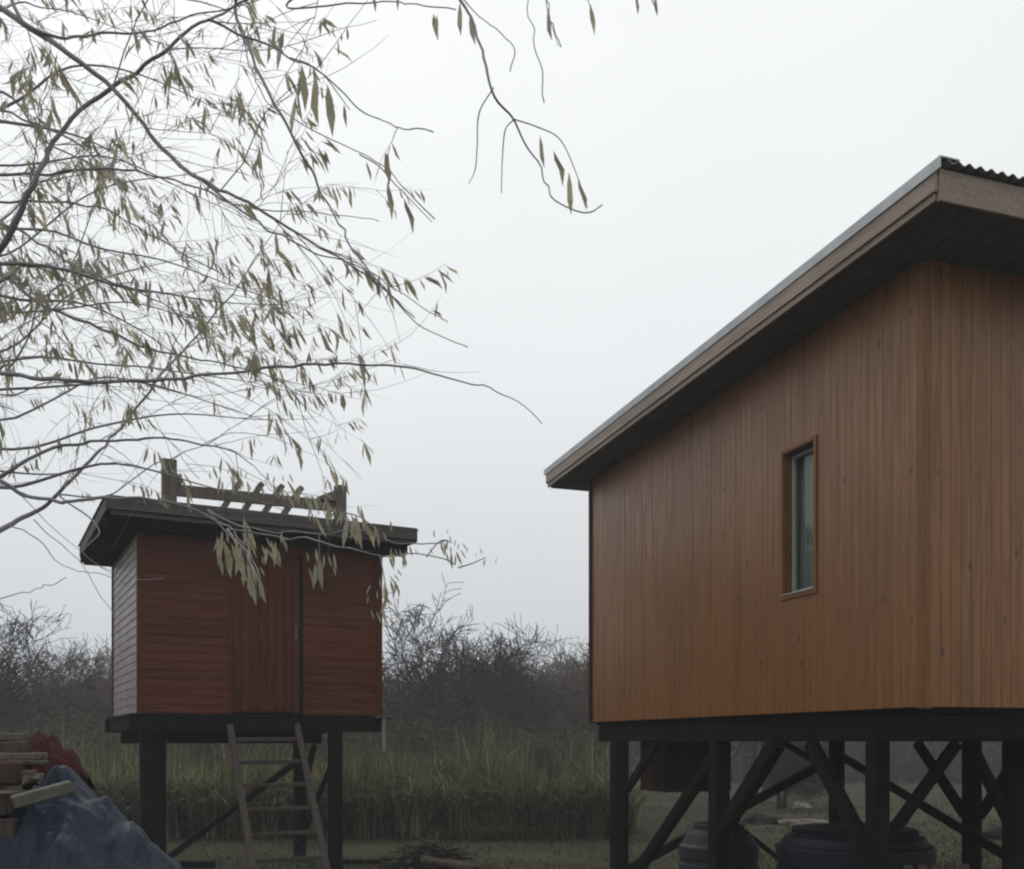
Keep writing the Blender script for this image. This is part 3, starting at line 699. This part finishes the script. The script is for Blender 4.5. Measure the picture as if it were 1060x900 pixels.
twigs.v = [(a-wb.x, b-wb.y, c) for a, b, c in twigs.v]; leaves.v = [(a-wb.x, b-wb.y, c) for a, b, c in leaves.v]
twigs.build('twigs', M['bark'], willow); leaves.build('foliage', M['willow_leaf'], willow)
print('willow twig faces', len(twigs.f), 'leaf faces', len(leaves.f))

# ------------------------------------------------------------------ trees of the thicket
def make_tree(name, label, H, spread, seed, bark, leafm, nleaf, leafsz, twigm, up=.35, trunks=1, fine=1.0, low=.15):
    r = random.Random(seed); o = empty(name, (0,0,0), 0, label, 'tree', 'trees of the thicket behind the reeds')
    tk = MB(); cr = MB(); tips = []
    def br(p, d, L, rad, lvl):
        n_ = 5; pts = [p]; c = rvec(r)*.16
        for i in range(n_):
            d = (d+c+rvec(r)*.14+Vector((0,0,.03*up))).normalized(); pts.append(pts[-1]+d*L/n_)
            if i == 2: c = rvec(r)*.16
        rs = [max(rad*(1-.5*i/n_), .0075) for i in range(n_+1)]
        (tk if lvl < 2 else cr).tube(pts, rs, 7 if lvl < 2 else 3, cap=False)
        if lvl >= 3: tips.extend(pts[1:])
        if lvl >= 5 or rad < .0012: return
        k = {0: 7, 1: 5, 2: 4, 3: 4, 4: int(3*fine)}[lvl]
        for j in range(k):
            i = r.randint(1 if lvl else 2, n_); t = (pts[i]-pts[i-1]).normalized(); oo = t.cross(rvec(r)).normalized(); a = R(r.uniform(25, 68))
            dd = (t*math.cos(a)+oo*math.sin(a)*spread+Vector((0,0,up*.5))).normalized()
            br(pts[i], dd, L*r.uniform(.5, .78), rs[i]*r.uniform(.42, .62), lvl+1)
    for k in range(trunks):
        d = Vector((r.uniform(-.3,.3), r.uniform(-.3,.3), 1)).normalized() if trunks > 1 else Vector((r.uniform(-.1,.1), 0, 1)).normalized()
        br(Vector((r.uniform(-.2,.2)*(trunks > 1), r.uniform(-.2,.2)*(trunks > 1), -.1)), d, H*.42, H*.016+.025, 0)
    tk.build('trunk', bark, o, smooth=True)
    centres = [r.choice(tips) for _ in range(16)]
    # twig spray plus leaves
    lf = MB()
    for k in range(nleaf):
        p = r.choice(tips)+rvec(r)*r.uniform(0, .09)*H/6
        if r.random() < .30: p = r.choice(centres)+Vector((r.gauss(0,.22), r.gauss(0,.22), r.gauss(0,.16)))
        dd = (rvec(r)+Vector((0,0,-.3))).normalized(); s = leafsz*r.uniform(.6, 1.3); leaf(lf, p, dd, s, s*.42, r)
    cr.build('crown', twigm, o)
    if nleaf: lf.build('foliage', leafm, o)
    return o
def copy_tree(src, label, loc, rzv, sc):
    c = src.copy(); col.objects.link(c); c['label'] = label; c.location = loc; c.rotation_euler = (0,0,rzv); c.scale = sc
    for ch in src.children: k = ch.copy(); col.objects.link(k); k.parent = c
    return c
protos = [
 make_tree('bare_tree', 'x', 6.0, 1.0, 3, M['bark_dark'], M['far_leaf_dark'], 900, .06, M['twig_grey'], .3, 2),
 make_tree('bare_tree', 'x', 6.0, 1.1, 8, M['bark_dark'], M['far_leaf_brown'], 2600, .065, M['twig_brown'], .15, 3),
 make_tree('bushy_tree', 'x', 5.5, 1.2, 15, M['bark_dark'], M['far_leaf_dark'], 7000, .08, M['twig_grey'], .1, 3, low=0),
 make_tree('bare_tree', 'x', 6.5, .9, 22, M['bark_dark'], M['far_leaf_brown'], 500, .08, M['twig_brown'], .4, 2),
 make_tree('leafy_tree', 'x', 5.0, .6, 31, M['bark_dark'], M['far_leaf_green'], 3500, .08, M['twig_brown'], .8, 1),
]
first = set()
spots = [ # proto, px, depth, rotation, scale, label
 (0, -12, 24, 0.4, 1.0, 'dark bare tree at the left picture edge, branches against the fog'),
 (0, 50, 29, 1.2, .92, 'grey bare tree second from the left edge'),
 (1, 96, 27, 2.0, .80, 'brown twiggy tree close to the left side of the red shed'),
 (1, 118, 34, 2.9, .95, 'brown bare tree partly hidden by the left side of the red shed'),
 (0, 404, 30, 1.0, .86, 'thin grey tree just right of the red shed wall'),
 (0, 452, 27, 3.3, 1.12, 'tallest grey bare tree of the thicket right of the red shed'),
 (2, 432, 25, .6, .60, 'dark bushy tree at the foot of the tallest bare tree'),
 (0, 500, 29, 5.0, .93, 'grey bare tree with a dark clump of twigs on its crown'),
 (2, 540, 30, 4.2, .74, 'dark bushy tree in the middle between shed and house'),
 (1, 566, 34, 3.9, .98, 'brown leafless tree left of the house corner'),
 (1, 598, 31, .2, .95, 'brown hazy tree partly behind the house corner'),
 (4, 611, 24, .9, .98, 'slender yellow green tree at the house corner'),
 (2, 505, 23.5, 1.9, .42, 'low dark shrub standing in the reeds'),
 (2, 470, 18.3, 3.9, .26, 'small dark shrub among the reeds nearest to the middle of the gap'),
 (2, 385, 17.6, 2.2, .24, 'small dark shrub among the reeds beside the right post of the red shed'),
 (2, 590, 18.6, 5.1, .27, 'small dark shrub at the right end of the reeds by the house stilt'),
 (4, 545, 20.5, 1.4, .42, 'low yellow green shrub rising out of the reeds'),
 (2, 250, 18.0, 1.4, .25, 'small dark shrub among the reeds left of the ladder'),
 (3, 525, 40, 2.4, .92, 'far brown bare tree behind the middle of the thicket'),
 (3, 478, 44, .4, 1.0, 'far bare tree behind the tallest tree'),
 (3, 20, 42, 4.4, 1.1, 'far bare tree beyond the left thicket'),
 (2, 200, 32, 4.9, .8, 'dark tree behind the red shed, seen under its platform'),
 (2, 300, 33, .9, .8, 'dark tree behind the ladder, seen under the red shed'),
 (2, 812, 23, 5.2, .50, 'dark bushy tree with a stout trunk on the lawn behind the house stilts'),
 (0, 700, 40, 2.2, .95, 'grey bare tree seen just right of the box hung under the house'),
 (2, 770, 44, 3.0, 1.0, 'dark tree left of the stout lawn tree, far behind the stilts'),
 (2, 860, 45, 1.1, 1.0, 'dark far tree right of the stout lawn tree'),
 (1, 920, 42, .3, .95, 'brown far tree seen between the near house stilts'),
 (2, 985, 45, 2.7, 1.0, 'dark far tree seen right of the near house stilts'),
 (1, 1060, 40, 5.7, 1.0, 'brown far tree at the right picture edge under the house'),
 (0, 650, 44, 4.0, .95, 'grey bare tree seen past the far end of the house floor'),
]
for (k, px, d, rot, sc, lab) in spots:
    loc = (at(px, HY, d).x, d, 0)
    if k not in first:
        first.add(k); o = protos[k]; o['label'] = lab; o.location = loc; o.rotation_euler = (0,0,rot); o.scale = (sc,)*3
    else: copy_tree(protos[k], lab, loc, rot, (sc, sc, sc*random.uniform(.94, 1.06)))
for px, d, h in ((786, 27, 1.9), (754, 29, 1.9), (683, 36, 2.3)):
    q = MB(); p = at(px, HY, d); q.tube([(0,0,-.05), (.02,0,h*.4), (-.02,0,h*.7), (.05,.02,h)], [.05,.045,.04,.02], 8)
    for k in range(7):
        a = k*2.4; z = h*(.55+.06*k); q.tube([(0,0,z), (.2*math.cos(a), .2*math.sin(a), z+.25), (.3*math.cos(a), .3*math.sin(a), z+.55)], [.014,.009,.004], 5)
    o = q.build('sapling', M['pale_bark']); o.location = (p.x, d, 0)
    tag(o, {786: 'pale sapling trunk left of the stout lawn tree', 754: 'pale sapling trunk beside the second house stilt', 683: 'pale sapling beyond the box hung under the house'}[px], 'sapling', 'pale saplings on the lawn')

# far wood: one mass
q = MB(); r = random.Random(5)
for k in range(120000):
    x = r.uniform(-50, 62); y = r.uniform(44, 66); topz = (4.6 if x > -18 else 3.7)+1.7*noise.noise(Vector((x*.13, y*.1, 0)))+1.1*noise.noise(Vector((x*.5, y*.3, 4))); z = r.uniform(0, 1)**.75*topz
    if noise.noise(Vector((x*.6, y*.6, z*.7))) < -.32: continue
    d = (rvec(r)+Vector((0,0,.5))).normalized(); L = r.uniform(.3, .9); w = r.uniform(.03, .10)*(1 if z < topz*.6 else .45)
    p = Vector((x,y,z)); s = d.cross(Vector((0,1,.2))).normalized()*w
    q.add([p-s, p+s, p+d*L+rvec(r)*.1], [(0,1,2)])
tag(q.build('far_wood', M['far_leaf_brown']), 'hazy brown winter wood along the far side of the field', 'wood', kind='stuff')
# undergrowth behind the reeds
q = MB()
for k in range(42000):
    x = r.uniform(-17, 3.4); y = r.uniform(20.5, 26)
    if x > 1.8+(y-20)*.12: continue
    tz = 1.9+.7*noise.noise(Vector((x*.5, y*.4, 0)))+.4*noise.noise(Vector((x*1.7, y, 2))); z = r.random()**.8*tz
    d = (rvec(r)+Vector((0,0,.2))).normalized(); s = r.uniform(.06, .16); leaf(q, Vector((x,y,z)), d, s, s*.35, r)
for k in range(26000):
    x = r.uniform(8, 30); y = r.uniform(36, 43); tz = 1.9+.7*noise.noise(Vector((x*.4, y*.4, 0))); z = r.random()*tz
    d = (rvec(r)+Vector((0,0,.2))).normalized(); s = r.uniform(.12, .26); leaf(q, Vector((x,y,z)), d, s, s*.35, r)
for k in range(60000):
    x = r.uniform(-19, 2.4+6*r.random()**2); y = r.uniform(25, 31)
    tz = (2.5 if x > -9 else 1.7)+1.1*noise.noise(Vector((x*.35, y*.4, 5)))+.6*noise.noise(Vector((x*1.3, y, 2))); z = r.random()**.85*tz
    z *= max(0, min(1, (1.6-x)/3.2)); 
    if x > 1.5: continue
    d = (rvec(r)+Vector((0,0,.4))).normalized(); s = r.uniform(.08, .22); leaf(q, Vector((x,y,z)), d, s, s*.3, r)
tag(q.build('undergrowth', M['scrub']), 'dense dark scrub between the reeds and the trees', 'scrub', kind='stuff')

# reeds
q = MB(); r = random.Random(9)
def blade(mb, p, lean, h, w, n_=4):
    vs = []; fs = []; a = math.atan2(lean.y, lean.x)+math.pi/2; s = Vector((math.cos(a), math.sin(a), 0))
    for i in range(n_+1):
        t = i/n_; c = p+Vector((0,0,h*(t-.33*t**3*min(1.6, lean.length*2))))+lean*h*t*t; ww = w*(1-t**1.6)*.5
        if i == n_: vs.append(c)
        else: vs += [c-s*ww, c+s*ww]
    for i in range(n_-1): fs.append((2*i, 2*i+1, 2*i+3, 2*i+2))
    fs.append((2*n_-2, 2*n_-1, 2*n_)); mb.add(vs, fs)
nc = 0
for k in range(1500):
    x = r.uniform(-10.5, 2.0); y = 16.0+r.random()**1.3*5
    edge = 16.0+.25*noise.noise(Vector((x*1.4, 0, 0)))
    if x > 1.5 and y < 16.8: continue
    y = max(y, edge); hh = (1.58+1.05*noise.noise(Vector((x*.9, y*.5, 1)))+.06*(y-16))*r.uniform(.75, 1.15)
    if x < -.9: hh *= .88
    if abs(x+.45) < .35 and y < 17: hh *= .45
    for j in range(r.randint(9, 19)):
        a = r.uniform(0, 6.28); l = abs(r.gauss(.34,.30)); p = Vector((x+r.gauss(0,.10), y+r.gauss(0,.10), -.02))
        blade(q, p, Vector((math.cos(a)*l, math.sin(a)*l, 0)), hh*r.uniform(.55, 1.1), r.uniform(.018, .042))
for k in range(420):
    x = r.uniform(-10, 1.9); y = 16.05+abs(r.gauss(0,.9)); z = r.uniform(.0, .55)*(1 if y < 17 else 1.4)
    if abs(x+.45) < .4 and y < 16.8: continue
    for j in range(r.randint(12, 24)):
        a = r.uniform(0, 6.28); l = r.uniform(.35, 1.25); p = Vector((x+r.gauss(0,.05), y+r.gauss(0,.05), z*.3))
        blade(q, p, Vector((math.cos(a)*l, math.sin(a)*l, 0)), r.uniform(.7, 1.35)+z*.3, r.uniform(.026, .058), 5)
tag(q.build('reeds', M['reed']), 'tall arching green and straw reeds in a band behind the shed', 'reeds', kind='stuff')
q = MB()
for k in range(900):
    x = -.45+r.gauss(0,.45); y = 15.85+r.gauss(0,.16); a = r.uniform(0, 6.28); l = r.uniform(.4, 1.3)
    blade(q, Vector((x, y, 0)), Vector((math.cos(a)*l, math.sin(a)*l-.2, 0)), r.uniform(.14, .38), r.uniform(.012, .022))
tag(q.build('dry_tussock', M['dry_grass']), 'flattened dry straw coloured grass at the foot of the reeds', 'dry grass', kind='stuff')
# dark low weeds along the reed foot
q = MB()
for k in range(8000):
    x = r.uniform(-10.5, 1.9); y = 16.0+abs(r.gauss(0,.35)); z = r.random()**1.2*(.32+.3*noise.noise(Vector((x*1.8, 0, 7))))
    if abs(x+.45) < .5: z *= .5
    s = r.uniform(.05, .11); leaf(q, Vector((x,y,z)), rvec(r), s, s*.4, r)
tag(q.build('weeds', M['far_leaf_dark']), 'low dark weeds along the foot of the reeds', 'weeds', kind='stuff')

# brush pile on the lawn in front of the reeds
p0 = at(445, HY, 12.0); bp = empty('brush_pile', (p0.x, p0.y, 0), 0, 'heap of dark cut branches and twigs lying on the lawn right of the ladder', 'brush pile')
q = MB(); r = random.Random(21)
for k in range(90):
    a = r.gauss(0, .5)+(math.pi if r.random() < .5 else 0); L = r.uniform(.25, .75); c = Vector((r.gauss(-.02,.16), r.gauss(0,.14), r.uniform(.02,.34)))
    c.z *= max(.2, 1-abs(c.x)*1.9); d = Vector((math.cos(a), math.sin(a), r.uniform(-.15,.45))).normalized()
    pts = [c-d*L/2, c+rvec(r)*.03, c+d*L/2]
    pts = [Vector((v.x, v.y, max(v.z, .01))) for v in pts]; q.tube(pts, [r.uniform(.006,.02)]*2+[.003], 5)
q.build('branches', M['bark_dark'], bp)
q = MB()
for k in range(700):
    c = Vector((r.gauss(-.02,.22), r.gauss(0,.16), 0)); c.z = r.uniform(0, .42)*max(.15, 1-abs(c.x)*1.5); s = r.uniform(.04,.08); leaf(q, c, rvec(r), s, s*.4, r)
q.build('dead_leaves', M['far_leaf_brown'], bp)
q = MB(); c = at(463, HY, 11.75)
q.tube([(-.32,0,.17), (-.1,.02,.13), (.12,0,.10), (.3,-.03,.07)], [.045,.05,.05,.042], 10, wob=.2)
o = q.build('log', M['old_wood'], smooth=True); o.location = (c.x, c.y, 0); tag(o, 'pale grey log lying against the brush pile', 'log')
q = MB(); c = at(372, HY, 12.6); q.beam((-.3,0,.035), (.27,.05,.03), .10, .05); o = q.build('board', M['black_wood']); o.location = (c.x, c.y, 0); tag(o, 'dark low strip lying flat on the lawn near the shed post', 'board')  # low dark bar flat on the ground
q = MB(); c = at(196, HY, 12.2); q.beam((-.3,0,.05), (.3,.05,.04), .12, .08); o = q.build('board', M['black_wood']); o.location = (c.x, c.y, 0); tag(o, 'dark board on the lawn under the left end of the red shed', 'board')

# debris on the lawn behind the stilts
def lump(name, px, d, sx_, sy_, sz_, mt, label, cat, seed=1, rz_=0):
    q = MB(); n1_, n2_ = 18, 10; vs = []; fs = []
    for j in range(n2_+1):
        ph = math.pi/2*j/n2_
        for i in range(n1_):
            a = 2*math.pi*i/n1_; v = Vector((math.cos(a)*math.cos(ph), math.sin(a)*math.cos(ph), math.sin(ph)))
            f = 1+.45*noise.noise(v*1.8+Vector((seed*3.1,0,0)))+.18*noise.noise(v*5+Vector((0,seed,0))); vs.append((v.x*sx_*f, v.y*sy_*f, v.z*sz_*f))
    for j in range(n2_):
        for i in range(n1_): k = (i+1)%n1_; fs.append((j*n1_+i, j*n1_+k, (j+1)*n1_+k, (j+1)*n1_+i))
    q.add(vs, fs); o = q.build(name, M[mt]); p = at(px, HY, d); o.location = (p.x, p.y, 0); o.rotation_euler = (0,0,rz_); tag(o, label, cat); return o
lump('plastic_bag', 830, 23.4, .22, .16, .12, 'bag', 'crumpled white plastic bag on the lawn beside the stout tree', 'bag', 3)
lump('scrap_heap', 790, 18.8, .42, .3, .17, 'bark_dark', 'low dark heap of scrap on the lawn left of the grey wood scraps', 'scrap heap', 5)
lump('scrap_heap', 836, 18.4, .5, .25, .13, 'old_wood', 'low grey heap of old wood scraps on the lawn in front of the stout tree', 'scrap heap', 8)
lump('soil_heap', 1052, 16, .6, .4, .2, 'bark_dark', 'low dark soil heap under the house near the right edge', 'soil heap', 2)

# ------------------------------------------------------------------ tarp covered heap, lower left
o0 = at(30, HY, 4.4); o0.z = 0
def tarp_h(x, y):
    """height over the ground, x,y in metres around the heap centre"""
    X = x+o0.x; px = CX+F*X/(o0.y+y*.6)
    prof = [(-260,1.0),(-60,1.22),(0,1.27),(20,1.34),(40,1.40),(58,1.42),(76,1.40),(92,1.355),(110,1.295),(130,1.23),(150,1.145),(165,1.08),(180,1.01),(200,.85),(232,.35),(250,.0)]
    h = 0
    for (a, ha), (b, hb) in zip(prof, prof[1:]):
        if a <= px <= b: h = ha+(hb-ha)*(px-a)/(b-a)
    if y < 0:
        f = max(0, 1+(y+.0)*.62); h *= f**.75
        if px < 78: h -= .14*min(1, -y*3)*min(1, (78-px)/25)
    else: h *= max(0, 1-(y/.75)**2.2)
    # folds running down the slope
    h += .028*math.sin((x*.9-y*.55)*17+2*noise.noise(Vector((x*2,y*2,0))))*min(1, h*1.5)+.05*noise.noise(Vector((x*4.5+y*2, y*2.2-x, 1)))+.022*noise.noise(Vector((x*13, y*9, 4)))
    c_ = Vector((x*2.6+y*1.1, y*1.3-x*.4, 2)); c_ += Vector((noise.noise(c_*1.3), noise.noise(c_*1.3+Vector((3,3,3))), 0))*.6; h += (.10*(.30-abs(noise.noise(c_))**.75)+.04*(.28-abs(noise.noise(c_*2.3+Vector((4,0,0))))**.7)+.03*(.28-abs(noise.noise(c_*6+Vector((7,0,0))))**.7))*min(1, h*1.5)
    return max(h, .004)
q = MB(); nx, ny = 300, 230; vs = []
for j in range(ny+1):
    for i in range(nx+1):
        x = -1.25+2.35*i/nx; y = -1.5+2.3*j/ny; vs.append((x, y, tarp_h(x, y)))
q.add(vs, [(j*(nx+1)+i, j*(nx+1)+i+1, (j+1)*(nx+1)+i+1, (j+1)*(nx+1)+i) for j in range(ny) for i in range(nx)])
tp_ = q.build('tarp', M['tarp'], smooth=True); tp_.location = o0; tag(tp_, 'crumpled blue grey tarpaulin draped over a heap in the lower left corner', 'tarpaulin')
def brd(name, a, b_, w, h, mt, label, cat, up=Vector((0,0,1))):
    mid = (a+b_)/2; q = MB(); q.beam(a-mid, b_-mid, w, h, .005, up); o = q.build(name, M[mt]); o.location = mid; tag(o, label, cat); return o
brd('plank', at(13, 831, 3.75), at(75, 814, 3.85), .10, .048, 'plank', 'pale sawn plank lying aslant on the blue tarpaulin', 'plank')
brd('plank', at(-16, 765, 4.35), at(17, 763, 4.3), .16, .035, 'old_wood', 'grey weathered board end on top of the stack at the left edge', 'board')
brd('plank', at(-10, 783, 4.15), at(47, 783, 4.2), .12, .030, 'old_wood', 'thin grey brown board second from the top of the stack', 'board')
brd('plank', at(-12, 775, 4.22), at(26, 773, 4.25), .14, .05, 'ladder', 'dark brown board between the two grey boards of the stack', 'board')
brd('plank', at(10, 789, 4.12), at(48, 790, 4.15), .10, .022, 'ladder', 'thin dark strip of wood under the grey boards of the stack', 'board')
q = MB(); c = at(6, 800, 4.1); q.bbox(Matrix.Identity(4), (.16, .2, .10), .012)
o = q.build('clay_block', M['clay']); o.location = c; o.rotation_euler = (0,0,.2); tag(o, 'orange brown clay block under the boards at the left edge', 'block')
for k, (px, py, s_) in enumerate(((24,804,.050), (31,807,.045), (38,804,.040), (20,809,.04), (42,808,.035), (29,801,.035))):
    q = MB(); q.bbox(Matrix.Rotation(k*1.3, 4, 'Z') @ Matrix.Rotation(.5+k*.9, 4, 'X'), (s_*1.7, s_*.8, s_*.35), .003)
    q.v = [tuple(Vector(v)*(1+.5*noise.noise(Vector(v)*30+Vector((k,0,0))))) for v in q.v]
    o = q.build('wood_chip', M['plank']); o.location = at(px, py, 4.05); o['group'] = 'pale chips beside the clay block'; o.data.materials.clear(); o.data.materials.append(M['old_wood']); tag(o, 'small pale split chip beside the clay block', 'wood chip')
# red cloth bundle
q = MB(); vs = []; nx, ny = 46, 30
def cl_h(u, v):
    h = .115*math.exp(-((u+.35)/.46)**2-(v/.6)**2)+.075*math.exp(-((u-.25)/.45)**2-(v/.6)**2)
    return h+.05*noise.noise(Vector((u*4, v*4, 0)))+.025*noise.noise(Vector((u*11, v*9, 3)))
for j in range(ny+1):
    for i in range(nx+1):
        u = -1+2*i/nx; v = -1+2*j/ny; rr = math.hypot(u, v); drop = max(0, rr-.7)*.5
        vs.append((u*.17*(1+.1*noise.noise(Vector((u*2,v*2,5)))), v*.16, cl_h(u, v)-drop*.45))
q.add(vs, [(j*(nx+1)+i, j*(nx+1)+i+1, (j+1)*(nx+1)+i+1, (j+1)*(nx+1)+i) for j in range(ny) for i in range(nx)])
o = q.build('red_cloth', M['red_cloth'], smooth=True); c = at(50, 790, 4.6); o.location = c; tag(o, 'crumpled dark red cloth lying behind the boards on the heap', 'cloth')
# crate that carries the stack, mostly below the picture
q = MB(); c = at(-6, HY, 4.3); cr_ = empty('timber_stack', (c.x, c.y+.05, 0), 0, 'dark stack of old boards at the left edge carrying the grey boards', 'timber stack')
for k in range(12):
    z = .05+k*.108; q = MB(); q.box(-.30, .12+.02*math.sin(k*2.1), -.16, .16, z, z+.095, .006); q.build('board', M['ladder'], cr_)

# ------------------------------------------------------------------ haze
q = MB(); q.box(-350, 350, -335, 360, -1.2, 9.5)
m = bpy.data.materials.new('haze_air'); m.use_nodes = True; nt = m.node_tree; nt.nodes.clear()
out = nt.nodes.new('ShaderNodeOutputMaterial'); pv = nt.nodes.new('ShaderNodeVolumePrincipled')
pv.inputs['Color'].default_value = (.93,.955,1,1); pv.inputs['Density'].default_value = .0033; pv.inputs['Anisotropy'].default_value = .2
nt.links.new(pv.outputs[0], out.inputs['Volume'])
tag(q.build('haze', m), 'thin pale fog filling the air over the field', 'haze', kind='stuff')

# ------------------------------------------------------------------ light
w = bpy.data.worlds.new('World'); scene.world = w; w.use_nodes = True; nt = w.node_tree
bg = nt.nodes['Background']; bg.inputs['Strength'].default_value = .1
sky = nt.nodes.new('ShaderNodeTexSky'); sky.sky_type = 'NISHITA'; sky.sun_disc = False
SUN_EL, SUN_AZ = R(48), R(-35)     # azimuth measured from +Y towards +X : ahead and to the left, behind the cloud
sky.sun_elevation = SUN_EL; sky.sun_rotation = SUN_AZ; sky.air_density = 1.0; sky.dust_density = 6.0
hs = nt.nodes.new('ShaderNodeHueSaturation'); hs.inputs['Saturation'].default_value = .15; hs.inputs['Value'].default_value = .5
nt.links.new(sky.outputs[0], hs.inputs['Color'])
tc = nt.nodes.new('ShaderNodeTexCoord'); sp = nt.nodes.new('ShaderNodeSeparateXYZ'); nt.links.new(tc.outputs['Generated'], sp.inputs[0])
cl = ramp(nt, sp.outputs['Z'], [(0.0, (6.6,6.95,7.3)), (.14, (7.5,7.8,8.1)), (.34, (9.1,9.35,9.5)), (.58, (10.0,10.2,10.25)), (1.0, (9.8,9.9,9.9))])
nz = nt.nodes.new('ShaderNodeTexNoise'); nz.inputs['Scale'].default_value = 1.4; nz.inputs['Detail'].default_value = 3; nt.links.new(tc.outputs['Generated'], nz.inputs['Vector'])
nr = ramp(nt, nz.outputs['Fac'], [(.3, (.94,.945,.95)), (.7, (1.04,1.04,1.04))])
ov = mixc(nt, 1.0, cl, nr, 'MULTIPLY')
mx = mixc(nt, .88, hs.outputs[0], ov); nt.links.new(mx, bg.inputs['Color'])
sun = bpy.data.lights.new('sun', 'SUN'); sun.energy = .6; sun.angle = R(25); sun.color = (1, .97, .93)
so_ = bpy.data.objects.new('sun', sun); col.objects.link(so_)
dv = Vector((math.sin(SUN_AZ)*math.cos(SUN_EL), math.cos(SUN_AZ)*math.cos(SUN_EL), math.sin(SUN_EL)))
so_.rotation_euler = dv.to_track_quat('Z', 'Y').to_euler(); so_.location = (0, 0, 30)

# ------------------------------------------------------------------ camera
cam = bpy.data.cameras.new('camera'); co = bpy.data.objects.new('camera', cam); col.objects.link(co); scene.camera = co
co.location = (0, 0, EYE); co.rotation_euler = (R(90), 0, 0)
cam.sensor_fit = 'HORIZONTAL'; cam.sensor_width = 36; cam.lens = 36*F/1060; cam.shift_x = 0; cam.shift_y = (HY-450)/1060
cam.clip_start = .05; cam.clip_end = 2000

scene.render.engine = 'CYCLES'
scene.view_settings.view_transform = 'Standard'; scene.view_settings.look = 'None'; scene.view_settings.exposure = 0; scene.view_settings.gamma = 1
scene.cycles.filter_width = 2.2
scene.cycles.volume_bounces = 1; scene.cycles.max_bounces = 6; scene.cycles.diffuse_bounces = 3; scene.cycles.transparent_max_bounces = 16
